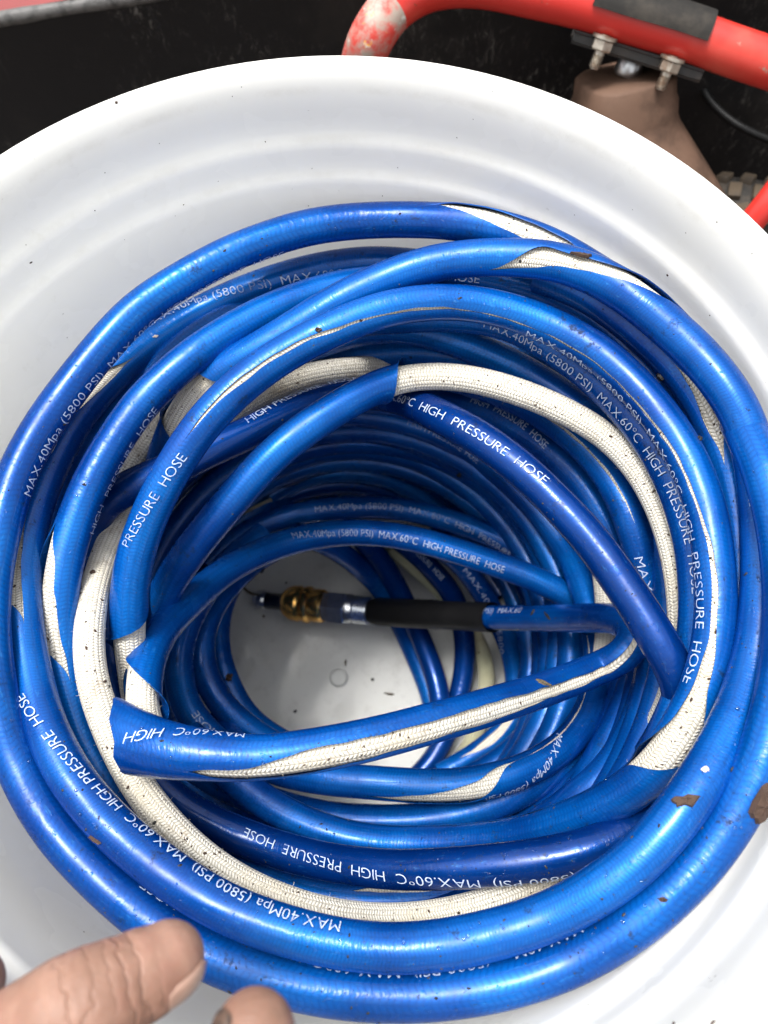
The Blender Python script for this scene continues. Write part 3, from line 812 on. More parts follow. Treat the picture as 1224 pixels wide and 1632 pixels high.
# ------------------------------------------------------------------ hose end fitting
def axis_lathe(name, p0, p1, prof, seg=40, hexagon=False, sharp=35):
    """prof: (distance along p0->p1 in metres, radius)."""
    p0 = Vector(p0); d = (Vector(p1) - p0).normalized()
    q = d.to_track_quat('Z', 'Y').to_matrix()
    ex, ey = q @ Vector((1, 0, 0)), q @ Vector((0, 1, 0))
    bm = bmesh.new()
    rings = []
    sg = 6 if hexagon else seg
    for t, r in prof:
        if r < 1e-6:
            rings.append([bm.verts.new(p0 + d * t)])
        else:
            rings.append([bm.verts.new(p0 + d * t + (ex * math.cos(2 * math.pi * i / sg + .3) + ey * math.sin(2 * math.pi * i / sg + .3)) * r) for i in range(sg)])
    for a, b in zip(rings[:-1], rings[1:]):
        for i in range(sg):
            j = (i + 1) % sg
            if len(a) == 1: bm.faces.new((a[0], b[i], b[j]))
            elif len(b) == 1: bm.faces.new((a[i], a[j], b[0]))
            else: bm.faces.new((a[i], a[j], b[j], b[i]))
    if len(rings[0]) > 1: bm.faces.new(rings[0])
    if len(rings[-1]) > 1: bm.faces.new(rings[-1])
    return bm_mesh(name, bm, sharp)

M_STEEL = simple('zinc_steel', (0.62, 0.64, 0.66, 1), 0.28, 1.0, 0.5, 90, (0.30, 0.30, 0.31, 1), .15, 500)
M_DARKSTEEL = simple('dark_steel', (0.10, 0.10, 0.11, 1), 0.25, 1.0, 0.4, 90)
M_BRASS = simple('brass', (0.90, 0.52, 0.15, 1), 0.24, 1.0, 0.30, 200, (0.50, 0.27, 0.08, 1))
M_SLEEVE = simple('black_rubber', (0.005, 0.005, 0.0055, 1), 0.50, 0, 0.3, 50, (0.012, 0.012, 0.012, 1), .15, 300)
M_SLEEVE.node_tree.nodes['Principled BSDF'].inputs['Specular IOR Level'].default_value = 0.22
PB = PATH['BAR']
pxb = to_px(PB)
i0 = int(np.argmin(np.hypot(pxb[:, 0] - 783, pxb[:, 1] - 984)))
SLV = PB[i0 - 1:]
Tt, Nn_, Bb_ = frames(SLV)
rad = np.full(len(SLV), .0098)
tt = np.linspace(0, 1, len(SLV))
rad = rad + .0006 * (tt > .48) + .0007 * np.exp(-((tt - .46) / .03)**2) - .0016 * np.clip((tt - .93) / .07, 0, 1)
link('black_sleeve', tube_mesh('black_sleeve', SLV, Nn_, Bb_, rad, np.arange(len(SLV)) * 2.0), M_SLEEVE, hose)
fa = SLV[-1]
fb = at_z(408, 955, 0.019)
L = float(np.linalg.norm(fb - fa))
def fp(f): return f * L
thr = [(fp(-.03), .0092), (fp(.0), .0092)]
for i in range(6):
    t0 = .01 + i * .022
    thr += [(fp(t0), .0108), (fp(t0 + .011), .0098)]
thr += [(fp(.16), .0112), (fp(.19), .0112)]
link('crimped_ferrule', axis_lathe('crimped_ferrule', fa, fb, thr), M_STEEL, hose)
link('hex_nut', axis_lathe('hex_nut', fa, fb, [(fp(.19), .0118), (fp(.20), .0128), (fp(.33), .0128), (fp(.345), .0118), (fp(.39), .0116)], hexagon=True, sharp=20), M_STEEL, hose)
link('brass_coupler', axis_lathe('brass_coupler', fa, fb, [(fp(.38), .0112), (fp(.40), .0128), (fp(.47), .0132), (fp(.485), .0124), (fp(.50), .0124), (fp(.515), .0142), (fp(.545), .0142), (fp(.56), .0130), (fp(.585), .0130), (fp(.60), .0140), (fp(.66), .0138), (fp(.70), .0122), (fp(.725), .0105), (fp(.73), .007)]), M_BRASS, hose)
link('plug_neck', axis_lathe('plug_neck', fa, fb, [(fp(.72), .0072), (fp(.75), .0078), (fp(.77), .0066), (fp(.90), .0064)]), M_DARKSTEEL, hose)
link('plug_tip', axis_lathe('plug_tip', fa, fb, [(fp(.89), .0050), (fp(.905), .0066), (fp(.94), .0074), (fp(.97), .0072), (fp(1.0), .0055), (fp(1.015), .003), (fp(1.016), 0)]), M_STEEL, hose)

# ------------------------------------------------------------------ truck bed and ground
k = NT('black_bed_liner')
st = k.mapping(k.obj(), (7.0, 7.0, 2.6))
scr = k.math('MULTIPLY', k.math('MULTIPLY', k.ramp(k.noise(26, 6, 0.8, st, 1.5), 0.52, 0.70), k.ramp(k.noise(9, 3, 0.6), 0.42, 0.62)), 0.9)
dust = k.math('MULTIPLY', k.ramp(k.noise(7, 5, 0.7), 0.50, 0.72), 0.35)
base = k.mix(dust, (0.010, 0.010, 0.011, 1), (0.040, 0.034, 0.029, 1))
base = k.mix(scr, base, (0.16, 0.15, 0.14, 1))
k.set(Base_Color=base, Roughness=k.math('ADD', 0.36, k.math('MULTIPLY', dust, .8)), Normal=k.bump(k.noise(160, 4, 0.6), 0.25, 0.001))
M_LINER = k.m
k = NT('bed_floor_dirt')
d = k.ramp(k.noise(16, 6, 0.7), 0.42, 0.62)
d2 = k.ramp(k.noise(220, 3, 0.7), 0.5, 0.65)
base = k.mix(d, (0.013, 0.013, 0.014, 1), (0.075, 0.042, 0.024, 1))
base = k.mix(k.math('MULTIPLY', d2, d), base, (0.22, 0.16, 0.11, 1))
k.set(Base_Color=base, Roughness=0.7, Normal=k.bump(k.noise(220, 5, 0.7), 0.5, 0.002))
M_FLOOR = k.m
M_REDBODY = simple('red_body_paint', (0.16, 0.005, 0.004, 1), 0.5, 0, 0.3, 20, (0.25, 0.01, 0.01, 1), 0, 1, .5)
M_EDGE = simple('worn_edge', (0.085, 0.082, 0.080, 1), 0.5, 0, 0.95, 120, (0.02, 0.02, 0.02, 1), .4, 250)

bed = empty('truck_bed', (0, 0, -0.0064))
tag(bed, 'black lined open truck bed with scuffed side wall and red outer body', 'truck bed')
def box_bm(bm, c, s, rot=None, bev=0.0):
    r = bmesh.ops.create_cube(bm, size=1.0)
    vs_ = r['verts']
    for v in vs_:
        v.co = Vector((v.co.x * s[0], v.co.y * s[1], v.co.z * s[2]))
        if rot is not None: v.co = rot @ v.co
        v.co += Vector(c)
    if bev:
        es = list({e for v in vs_ for e in v.link_edges})
        bmesh.ops.bevel(bm, geom=es, offset=bev, segments=2, affect='EDGES', profile=.5)
bm = bmesh.new(); box_bm(bm, (0.1, -0.2, -0.0164), (2.0, 1.6, 0.02))
link('bed_floor', bm_mesh('bed_floor', bm), M_FLOOR, bed)
# side wall, its rounded worn top and the red body beyond; the wall top runs with a slight slope
wa = at_plane_y(0, 27, 0.45); wb = at_plane_y(215, -9, 0.45)
slope = (wb[2] - wa[2]) / (wb[0] - wa[0])
def top_z(x): return wa[2] + slope * (x - wa[0])
bm = bmesh.new()
nx, nz = 60, 16
grid = []
for i in range(nx + 1):
    x = -0.9 + 2.0 * i / nx
    row = []
    zt = top_z(min(x, 0.35)) - .006
    for j in range(nz + 1):
        t = j / nz
        z = -0.0064 + (zt + .0064) * t
        y = 0.45 - .020 * (1 - t)**2 + .0035 * math.sin(9 * x + 4 * t) + .002 * math.sin(31 * x)
        row.append(bm.verts.new((x, y, z)))
    grid.append(row)
for i in range(nx):
    for j in range(nz):
        bm.faces.new((grid[i][j], grid[i + 1][j], grid[i + 1][j + 1], grid[i][j + 1]))
link('side_wall', bm_mesh('side_wall', bm, 60), M_LINER, bed)
ex0 = Vector((-0.9, 0.456, top_z(-0.9) - .006)); ex1 = Vector((0.35, 0.456, top_z(0.35) - .006))
link('worn_wall_top', axis_lathe('worn_wall_top', ex0, ex1, [(0, .005)] + [(t, .005 + .0005 * math.sin(t * 70)) for t in np.linspace(0.01, 1.24, 60)]), M_EDGE, bed)
bm = bmesh.new()
v = [bm.verts.new(p) for p in ((-0.9, 0.462, top_z(-0.9) - .004), (0.35, 0.462, top_z(0.35) - .004), (0.35, 0.60, top_z(0.35) - .03), (-0.9, 0.60, top_z(-0.9) - .03),
                                (0.35, 0.64, -0.4), (-0.9, 0.64, -0.4))]
bm.faces.new((v[0], v[1], v[2], v[3])); bm.faces.new((v[3], v[2], v[4], v[5]))
link('red_body_side', bm_mesh('red_body_side', bm), M_REDBODY, bed)
# moulded ridge in the liner at the right
rp = [at_depth(x, y, t) for x, y, t in [(1114, 60, .622), (1119, 110, .62), (1123, 145, .618), (1142, 172, .615), (1177, 200, .61), (1224, 222, .61), (1270, 238, .61)]]
rp = resample(catmull(rp), .003)
Tt, Nn_, Bb_ = frames(rp)
link('moulded_ridge', tube_mesh('moulded_ridge', rp, Nn_, Bb_, np.full(len(rp), .0030), np.arange(len(rp)) * 3.0), M_SLEEVE, bed)
bp = []
bm = bmesh.new()
ring = []
c0 = at_depth(1185, 150, .595)
for (fr_, dp) in ((1.0, 0.0), (.86, .006), (.5, .012), (0.0, .014)):
    pass
bm.free()
M_GROUND = simple('earth', (0.12, 0.09, 0.065, 1), 0.9, 0, 0.6, 3, (0.06, 0.05, 0.035, 1), .4, 30)
bm = bmesh.new(); 
v = [bm.verts.new(p) for p in ((-60, -60, -0.75), (60, -60, -0.75), (60, 60, -0.75), (-60, 60, -0.75))]
bm.faces.new(v)
g = link('ground', bm_mesh('ground', bm), M_GROUND)
tag(g, kind='structure')

# ------------------------------------------------------------------ red tubular cart with the brown cone and tyre
k = NT('worn_red_paint')
chip = k.ramp(k.noise(42, 6, 0.72), 0.63, 0.69)
rubbed = k.math('MULTIPLY', k.ramp(k.noise(14, 4, 0.6), 0.5, 0.7), 0.45)
base = k.mix(rubbed, (0.46, 0.022, 0.016, 1), (0.52, 0.09, 0.06, 1))
base = k.mix(chip, base, (0.24, 0.19, 0.15, 1))
base = k.mix(k.ramp(k.noise(95, 4, 0.6), 0.68, 0.74), base, (0.10, 0.035, 0.015, 1))
k.set(Base_Color=base, Roughness=k.math('ADD', 0.34, k.math('MULTIPLY', chip, .4)), Normal=k.bump(chip, -0.3, 0.0008))
M_RED = k.m
k = NT('scraped_bare_tube')
base = k.mix(k.ramp(k.noise(38, 5, 0.7), 0.38, 0.60), (0.30, 0.25, 0.21, 1), (0.46, 0.03, 0.02, 1))
base = k.mix(k.ramp(k.noise(60, 4, 0.65), 0.60, 0.66), base, (0.62, 0.27, 0.03, 1))
base = k.mix(k.ramp(k.noise(110, 4, 0.65), 0.60, 0.68), base, (0.50, 0.48, 0.44, 1))
k.set(Base_Color=base, Roughness=0.55, Normal=k.bump(k.noise(150, 4, 0.6), 0.3, 0.0008))
M_SCRAPED = k.m
M_CONE = simple('brown_casting', (0.115, 0.068, 0.047, 1), 0.7, 0, 0.85, 30, (0.050, 0.030, 0.021, 1), .35, 150)
M_PAD = simple('dusty_rubber', (0.014, 0.013, 0.012, 1), 0.7, 0, 0.7, 40, (0.050, 0.042, 0.034, 1), .2, 300)
M_TYRE = simple('tyre_rubber', (0.035, 0.033, 0.031, 1), 0.8, 0, 0.6, 50, (0.12, 0.095, 0.07, 1), .3, 200)
M_LUG = simple('dusty_tread', (0.085, 0.064, 0.044, 1), 0.85, 0, 0.6, 60, (0.05, 0.045, 0.04, 1), .3, 200)
M_BOLT = simple('rusty_bolt', (0.46, 0.42, 0.36, 1), 0.38, 0.8, 0.8, 130, (0.20, 0.10, 0.05, 1), .3, 400)
for m_ in (M_LUG, M_TYRE, M_PAD, M_CONE, M_LINER):
    m_.node_tree.nodes['Principled BSDF'].inputs['Specular IOR Level'].default_value = 0.2
M_PLATE = simple('black_plate', (0.016, 0.015, 0.015, 1), 0.5, 0, 0.5, 60, (0.05, 0.035, 0.025, 1), .2, 300)

cart = empty('cart', (0.2, 0.42, -0.0064))
tag(cart, 'red tubular steel cart with bolted brown cone and small treaded tyre behind the bucket', 'cart')
TD = .50
tube_px = [(566, 160), (574, 112), (592, 60), (628, 10), (682, -22), (760, -29), (850, -12), (930, 6), (1000, 28), (1080, 51), (1180, 86), (1260, 112), (1340, 136)]
TP = resample(gsmooth(catmull([at_depth(x, y, TD + (.03 if i < 2 else 0)) for i, (x, y) in enumerate(tube_px)]), 5), .003)
TR = .0148
Tt, TN, TB = frames(TP)
pxt = to_px(TP)
cut = int(np.argmin(np.hypot(pxt[:, 0] - 618, pxt[:, 1] - 20)))
link('frame_tube', tube_mesh('frame_tube', TP[cut:], TN[cut:], TB[cut:], np.full(len(TP) - cut, TR), np.arange(len(TP) - cut) * 3.0), M_RED, cart)
o = link('frame_tube', tube_mesh('frame_tube', TP[:cut + 1], TN[:cut + 1], TB[:cut + 1], np.full(cut + 1, TR), np.arange(cut + 1) * 3.0), M_SCRAPED, cart)
o['label'] = 'scraped bend of the red tube with bare and yellowed metal'
# rubber pad hugging the far upper half of the tube
ia = int(np.argmin(np.hypot(pxt[:, 0] - 944, pxt[:, 1] - 10))); ib = int(np.argmin(np.hypot(pxt[:, 0] - 1128, pxt[:, 1] - 68)))
bm = bmesh.new()
rows = []
for i in range(ia, ib + 1, 2):
    row_o, row_i = [], []
    for a in np.linspace(math.radians(-2), math.radians(-165), 16):
        dv = TN[i] * math.cos(a) + TB[i] * math.sin(a)
        row_o.append(bm.verts.new(Vector(TP[i] + dv * (TR + .0032)))); row_i.append(bm.verts.new(Vector(TP[i] + dv * (TR + .0003))))
    rows.append(row_o + row_i[::-1])
for a, b in zip(rows[:-1], rows[1:]):
    for j in range(len(a)):
        jj = (j + 1) % len(a)
        bm.faces.new((a[j], a[jj], b[jj], b[j]))
bm.faces.new(rows[0]); bm.faces.new(rows[-1])
link('rubber_pad', bm_mesh('rubber_pad', bm, 40), M_PAD, cart)
# plate under the tube
pc = at_depth(1013, 84, TD + .022)
tv = Vector(TP[ib] - TP[ia]).normalized()
dn = Vector((0.02, -0.55, -0.83))
dn = (dn - tv * dn.dot(tv)).normalized()
rot = Matrix((tv, dn.cross(tv), dn)).transposed()
bm = bmesh.new(); box_bm(bm, pc, (.088, .036, .005), rot, .0015)
link('mounting_plate', bm_mesh('mounting_plate', bm, 30), M_PLATE, cart)
for (x, y, lb) in ((966, 55, None), (1074, 89, 'rustier bolt nearer the right edge')):
    p0 = at_depth(x, y, TD + .002); p1 = np.array(p0) + np.array(dn) * .03
    bo = link('bolt', axis_lathe('bolt', p0, p1, [(0, .0036), (.012, .0036)] + [(.012 + .0014 * i + .0008 * (j), .0040 - .0009 * j) for i in range(6) for j in (0, 1)] + [(.0205, .0030)], 20), M_BOLT, cart)
    if lb: bo['label'] = lb
    link('washer', axis_lathe('washer', p0, p1, [(.0005, .0085), (.0025, .0085)], 28), M_BOLT, bo)
    link('nut', axis_lathe('nut', p0, p1, [(.0027, .0066), (.0035, .0072), (.0085, .0072), (.0095, .0066)], hexagon=True, sharp=20), M_BOLT, bo)
# bright spacer and brown cone
ct = np.array(at_depth(996, 120, TD + .036))
ax = Vector((0.16, -0.42, -0.9)).normalized()
link('spacer_ring', axis_lathe('spacer_ring', np.array(at_depth(1004, 104, TD + .030)), np.array(at_depth(1004, 104, TD + .030)) + np.array(dn), [(-.004, .0085), (.0, .0095), (.005, .0095), (.007, .0085)], 40), M_STEEL, cart)
bm = bmesh.new()
rings = []
e1 = Vector((1, .25, 0)); e1 = (e1 - ax * e1.dot(ax)).normalized(); e2 = ax.cross(e1)
for t, r, pw in ((-.001, .022, 2.6), (0.0, .0300, 3.0), (.002, .0318, 3.2), (.012, .0325, 3.2), (.016, .0342, 3.2), (.026, .0348, 3.2), (.031, .0362, 3.4), (.045, .0450, 3.6), (.075, .0630, 4.0), (.12, .089, 4.0), (.17, .112, 4.0), (.18, .114, 4.0)):
    ring = []
    for i in range(64):
        a = 2 * math.pi * i / 64
        c, s_ = math.cos(a), math.sin(a)
        q = r / (abs(c)**pw + abs(s_)**pw)**(1 / pw)
        ring.append(bm.verts.new(Vector(ct) + ax * t + e1 * (c * q) + e2 * (s_ * q)))
    rings.append(ring)
for a, b in zip(rings[:-1], rings[1:]):
    for i in range(64):
        j = (i + 1) % 64
        bm.faces.new((a[i], a[j], b[j], b[i]))
bm.faces.new(rings[0])
link('brown_cone', bm_mesh('brown_cone', bm, 50), M_CONE, cart)
# tyre standing behind the rim at the right
tc = Vector(at_depth(1222, 292, .57)) - Vector((0, 0, .108))
taxis = Vector((0.25, 1, 0.12)).normalized()
ux = Vector((1, 0, 0)); ux = (ux - taxis * ux.dot(taxis)).normalized(); uy = taxis.cross(ux)
if uy.z < 0: uy = -uy
bm = bmesh.new()
NA, NB_ = 90, 18
vv = []
for i in range(NA):
    a = 2 * math.pi * i / NA
    rd = ux * math.cos(a) + uy * math.sin(a)
    vv.append([bm.verts.new(tc + rd * (.088 + .022 * math.cos(b)) + taxis * (.024 * math.sin(b))) for b in [2 * math.pi * j / NB_ for j in range(NB_)]])
for i in range(NA):
    for j in range(NB_):
        a, b = vv[i], vv[(i + 1) % NA]
        bm.faces.new((a[j], a[(j + 1) % NB_], b[(j + 1) % NB_], b[j]))
tyre = link('tyre', bm_mesh('tyre', bm, 80), M_TYRE, cart)
lug_me = None
NL = 40
for row in (-1, 0, 1):
    for i in range(NL):
        a = 2 * math.pi * (i + (.5 if row == 0 else 0)) / NL
        rd = ux * math.cos(a) + uy * math.sin(a)
        if rd.z < .25: continue            # only the upper arc can be seen past the rim
        tg = taxis.cross(rd)
        if lug_me is None:
            bm = bmesh.new(); box_bm(bm, (0, 0, 0), (.0095, .0125, .006), None, .0012)
            lug_me = bm_mesh('tread_block', bm, 30)
        o = link('tread_block', lug_me, M_LUG, tyre)
        b = row * .62
        cpos = tc + rd * (.088 + .0225 * math.cos(b)) + taxis * (.0245 * math.sin(b))
        nrm = (rd * math.cos(b) + taxis * math.sin(b)).normalized()
        y_ = (taxis - nrm * taxis.dot(nrm)).normalized()
        y_ = (y_ + tg * (.35 if row else 0) * (1 if row > 0 else -1)).normalized()
        x_ = y_.cross(nrm).normalized()
        mm = Matrix((x_, y_, nrm)).transposed().to_4x4(); mm.translation = cpos
        o.matrix_world = mm
lt = resample(catmull([at_depth(x, y, t) for x, y, t in [(1150, 425, .52), (1195, 358, .50), (1224, 322, .49), (1270, 262, .48)]]), .004)
Tt, a_, b_ = frames(lt)
link('frame_tube', tube_mesh('frame_tube', lt, a_, b_, np.full(len(lt), .0085), np.arange(len(lt)) * 4.0), M_RED, cart)

# ------------------------------------------------------------------ hand
k = NT('skin')
mott = k.noise(55, 4, 0.6)
base = k.mix(k.ramp(mott, 0.3, 0.7), (0.180, 0.098, 0.070, 1), (0.265, 0.155, 0.116, 1))
base = k.mix(k.math('MULTIPLY', k.ramp(k.noise(32, 4, 0.6), 0.45, 0.68), 0.6), base, (0.22, 0.085, 0.065, 1))
base = k.mix(k.math('MULTIPLY', k.ramp(k.noise(120, 5, 0.75), 0.56, 0.72), 0.45), base, (0.13, 0.08, 0.055, 1))
wr = k.noise(190, 4, 0.65, k.mapping(k.obj(), (1.0, 1.0, 1.0)))
k.set(Base_Color=base, Roughness=0.55, Specular_IOR_Level=0.3, Subsurface_Weight=0.18, Subsurface_Radius=(0.006, 0.002, 0.001), Subsurface_Scale=0.6,
      Normal=k.bump(k.noise(900, 3, 0.6), 0.15, 0.0004, k.bump(wr, 0.25, 0.0010)))
M_SKIN = k.m
k_skin = k
M_NAIL = simple('finger_nail', (0.33, 0.21, 0.165, 1), 0.30, 0, 0.5, 90, (0.20, 0.11, 0.08, 1))
M_NAILDIRT = simple('dirty_nail', (0.030, 0.020, 0.016, 1), 0.5, 0, 0.5, 300, (0.16, 0.09, 0.06, 1))
def finger(bm, pts, creases=()):
    """pts: (x, y, depth, radius in mm); one tapered tube with rounded tip and creases."""
    P = np.array([at_depth(x, y, d) for x, y, d, r in pts]); r = np.array([p[3] for p in pts]) * .001
    A = np.hstack([P, r[:, None] * 8])
    # catmull on position, radius rides along
    Pd = catmull(P, 14)
    t0 = np.linspace(0, 1, len(P)); 
    rd = np.interp(np.linspace(0, 1, len(Pd)), t0, r)
    rd = gsmooth(rd, 4); Pd = gsmooth(Pd, 3)
    n = len(Pd)
    for c, dep, wd in creases:
        rd = rd * (1 - dep * np.exp(-((np.linspace(0, 1, n) - c) / wd)**2))
    T, N_, B_ = frames(Pd)
    rings = []
    seg = 28
    def ring(p, n_, b_, rr):
        return [bm.verts.new(Vector(p + (n_ * .93 * math.cos(a) + b_ * math.sin(a)) * rr)) for a in [2 * math.pi * i / seg for i in range(seg)]]
    base_cap = None
    for i in range(n):
        rings.append(ring(Pd[i], N_[i], B_[i], rd[i]))
    for q in (.35, .62, .82, .94, .99):
        rings.append(ring(Pd[-1] + T[-1] * rd[-1] * q * 1.05, N_[-1], B_[-1], rd[-1] * math.sqrt(1 - q * q)))
    tip = bm.verts.new(Vector(Pd[-1] + T[-1] * rd[-1] * 1.06))
    for a, b in zip(rings[:-1], rings[1:]):
        for i in range(seg):
            j = (i + 1) % seg
            bm.faces.new((a[i], a[j], b[j], b[i]))
    for i in range(seg):
        bm.faces.new((rings[-1][i], rings[-1][(i + 1) % seg], tip))
    bm.faces.new(rings[0][::-1])
    return Pd, T, N_, B_, rd
bm = bmesh.new()
IDX = finger(bm, [(-260, 1880, .190, 13.5), (-120, 1765, .176, 13.0), (10, 1676, .168, 12.0), (85, 1628, .165, 11.6), (122, 1606, .165, 11.9), (165, 1585, .167, 10.9), (212, 1561, .171, 10.2), (240, 1547, .173, 9.9), (262, 1533, .175, 8.9)], ((.47, .03, .008), (.50, .06, .009), (.53, .05, .008), (.56, .04, .007), (.73, .06, .009), (.765, .05, .008), (.80, .035, .007), (.84, .02, .006)))
THB = finger(bm, [(120, 2080, .185, 17.0), (300, 1940, .165, 13.5), (400, 1790, .156, 10.8), (408, 1722, .154, 10.2), (405, 1652, .156, 8.7)], ((.55, .025, .02), (.60, .02, .015)))
MID = finger(bm, [(-330, 1800, .200, 13.5), (-260, 1690, .190, 12.0), (-180, 1610, .185, 10.5), (-110, 1570, .185, 9.6), (-52, 1568, .188, 8.4)], ((.55, .02, .02),))
RNG = finger(bm, [(-430, 1740, .210, 12.5), (-400, 1620, .205, 10.5), (-330, 1530, .205, 9.6), (-260, 1490, .210, 8.2)])
PNK = finger(bm, [(-540, 1720, .222, 11.0), (-540, 1610, .220, 9.0), (-490, 1540, .222, 8.0), (-430, 1505, .226, 7.0)])
for pts in ([(-120, 2160, .215, 24), (-110, 1960, .200, 19), (-120, 1790, .180, 13)], [(-240, 2180, .220, 25), (-270, 1960, .208, 19), (-300, 1790, .196, 14)], [(-340, 2200, .226, 24), (-390, 1960, .215, 17), (-430, 1760, .210, 13)], [(-420, 2200, .232, 21), (-480, 1960, .226, 15), (-530, 1740, .222, 11.5)], [(20, 2220, .210, 22), (90, 2110, .195, 19), (200, 2010, .178, 15)],
            [(-260, 2700, .30, 34), (-230, 2450, .26, 30), (-210, 2200, .222, 30)]):
    finger(bm, pts)
hm = bm_mesh('hand', bm, 180)
hand = link('hand', hm, M_SKIN)
tag(hand, 'bare left hand pointing into the bucket from the lower left corner', 'hand')
# knuckle creases: fine folds across the index finger, gathered at its two joints
kd = Vector(IDX[0][-1] - IDX[0][40]).normalized()
vm = k_skin.n('ShaderNodeVectorMath', operation='DOT_PRODUCT')
k_skin.t.links.new(k_skin.obj(), vm.inputs[0]); vm.inputs[1].default_value = kd
along = k_skin.math('ADD', vm.outputs['Value'], k_skin.math('MULTIPLY', k_skin.noise(70, 3, .6), .014))
folds = k_skin.math('POWER', k_skin.math('ABSOLUTE', k_skin.math('SINE', k_skin.math('MULTIPLY', along, 820.0))), .35)
msk = None
nI = len(IDX[0])
for fr_ in (.50, .55, .76, .82):
    d0 = float(Vector(IDX[0][int(fr_ * nI)]).dot(kd))
    m_ = k_skin.ramp(k_skin.math('ABSOLUTE', k_skin.math('SUBTRACT', vm.outputs['Value'], d0)), .0060, .0008)
    msk = m_ if msk is None else k_skin.math('MAXIMUM', msk, m_)
hgt_ = k_skin.math('SUBTRACT', 1.0, k_skin.math('MULTIPLY', msk, k_skin.math('SUBTRACT', 1.0, folds)))
nbp = k_skin.bump(hgt_, 0.6, 0.0008, k_skin.b.inputs['Normal'].links[0].from_socket)
k_skin.t.links.new(nbp, k_skin.b.inputs['Normal'])
md = hand.modifiers.new('remesh', 'REMESH'); md.mode = 'VOXEL'; md.voxel_size = .0007; md.use_smooth_shade = True
sm = hand.modifiers.new('smooth', 'SMOOTH'); sm.factor = .5; sm.iterations = 3
def nail(fi, ang, along, wid, length, mat, label=None, lift=1.0):
    Pd, T, N_, B_, rd = fi
    bm = bmesh.new()
    n = len(Pd)
    tipp = Pd[-1]; t = T[-1]; n_, b_, r = N_[-1], B_[-1], rd[-1]
    rows = []
    for u in np.linspace(-1, 1, 12):
        row = []
        for v_ in np.linspace(-1, 1, 13):
            a = ang + v_ * wid * (1 - .10 * u * u)
            s_ = along + u * length * (1 - .18 * v_ * v_)
            q = np.clip(s_ / (r * 1.06), 0, .97)
            rr = r * (math.sqrt(max(1 - q * q, .06)) if s_ > 0 else 1.0) * lift
            row.append(bm.verts.new(Vector(tipp + t * s_ + (n_ * .93 * math.cos(a) + b_ * math.sin(a)) * (rr + .0002))))
        rows.append(row)
    for a, b in zip(rows[:-1], rows[1:]):
        for i in range(12):
            bm.faces.new((a[i], a[i + 1], b[i + 1], b[i]))
    bmesh.ops.recalc_face_normals(bm, faces=bm.faces[:])
    ex = bmesh.ops.extrude_face_region(bm, geom=bm.faces[:])
    for v_ in [g_ for g_ in ex['geom'] if isinstance(g_, bmesh.types.BMVert)]:
        v_.co += Vector(n_) * .0
    o = link('fingernail', bm_mesh('fingernail', bm, 60), mat, hand)
    sd = o.modifiers.new('thickness', 'SOLIDIFY'); sd.thickness = .0005
    if label: o['label'] = label
    return o
nail(IDX, 1.25, .0015, .62, .0062, M_NAIL)
nail(THB, -1.02, .0015, .42, .0050, M_NAILDIRT, 'nail packed with black dirt')

# ------------------------------------------------------------------ dirt, drops and fluff lying on the things (placed by dropping them on to what is there)
bpy.context.view_layer.update()
dgr = bpy.context.evaluated_depsgraph_get()
CV = Vector(CAM)
def hit(x, y):
    d = Vector(ray(x, y)).normalized()
    ok, loc, nrm, fi, ob, mt = scene.ray_cast(dgr, CV, d)
    return (loc, nrm, ob) if ok else (None, None, None)
M_BARK = simple('brown_bark', (0.050, 0.026, 0.016, 1), 0.8, 0, 0.8, 300, (0.03, 0.016, 0.01, 1), .5, 600)
M_BLACK = simple('black_dirt', (0.012, 0.011, 0.012, 1), 0.6, 0, 0.5, 300, (0.03, 0.025, 0.02, 1), .4, 600)
M_TWIG = simple('dry_twig', (0.10, 0.075, 0.045, 1), 0.8, 0, 0.6, 300, (0.04, 0.03, 0.02, 1), .4, 600)
M_PALE = simple('pale_flake', (0.62, 0.52, 0.44, 1), 0.7, 0, 0.3, 300)
def flake_mesh(name, lx, ly, th, seed, jag=.28, n=14):
    r_ = random.Random(seed)
    bm = bmesh.new()
    top, bot = [], []
    for i in range(n):
        a = 2 * math.pi * i / n
        q = 1 + r_.uniform(-jag, jag)
        x, y = math.cos(a) * lx * q, math.sin(a) * ly * q
        z = r_.uniform(0, th * .5)
        top.append(bm.verts.new((x * .9, y * .85, th + z))); bot.append(bm.verts.new((x, y, 0)))
    for i in range(n):
        j = (i + 1) % n
        bm.faces.new((bot[i], bot[j], top[j], top[i]))
    mid = [bm.verts.new((v.co.x * .45 + r_.uniform(-.1, .1) * lx, v.co.y * .45 + r_.uniform(-.1, .1) * ly, th * r_.uniform(.7, 1.9))) for v in top]
    cen = bm.verts.new((0, 0, th * r_.uniform(.8, 1.6)))
    for i in range(n):
        j = (i + 1) % n
        bm.faces.new((top[i], top[j], mid[j], mid[i])); bm.faces.new((mid[i], mid[j], cen))
    bm.faces.new(bot[::-1])
    return bm_mesh(name, bm, 20)
def put_flake(name, x, y, lx, ly, th, ang, mat, seed, label, cat, group=None):
    loc, nrm, ob = hit(x, y)
    if loc is None: return
    o = link(name, flake_mesh(name, lx * .001, ly * .001, th * .001, seed), mat)
    right = Vector(MC[:, 0]); up = Vector(MC[:, 1])
    ex_ = right * math.cos(ang) + up * math.sin(ang)
    ex_ = (ex_ - nrm * ex_.dot(nrm)).normalized()
    mm = Matrix((ex_, nrm.cross(ex_), nrm)).transposed().to_4x4()
    mm.translation = loc - nrm * .0001
    o.matrix_world = mm
    tag(o, label, cat, group)
put_flake('bark_flake', 1094, 1276, 4.6, 1.9, .9, .02, M_BARK, 1, 'ragged brown bark flake lying across the second thick hose turn', 'bark')
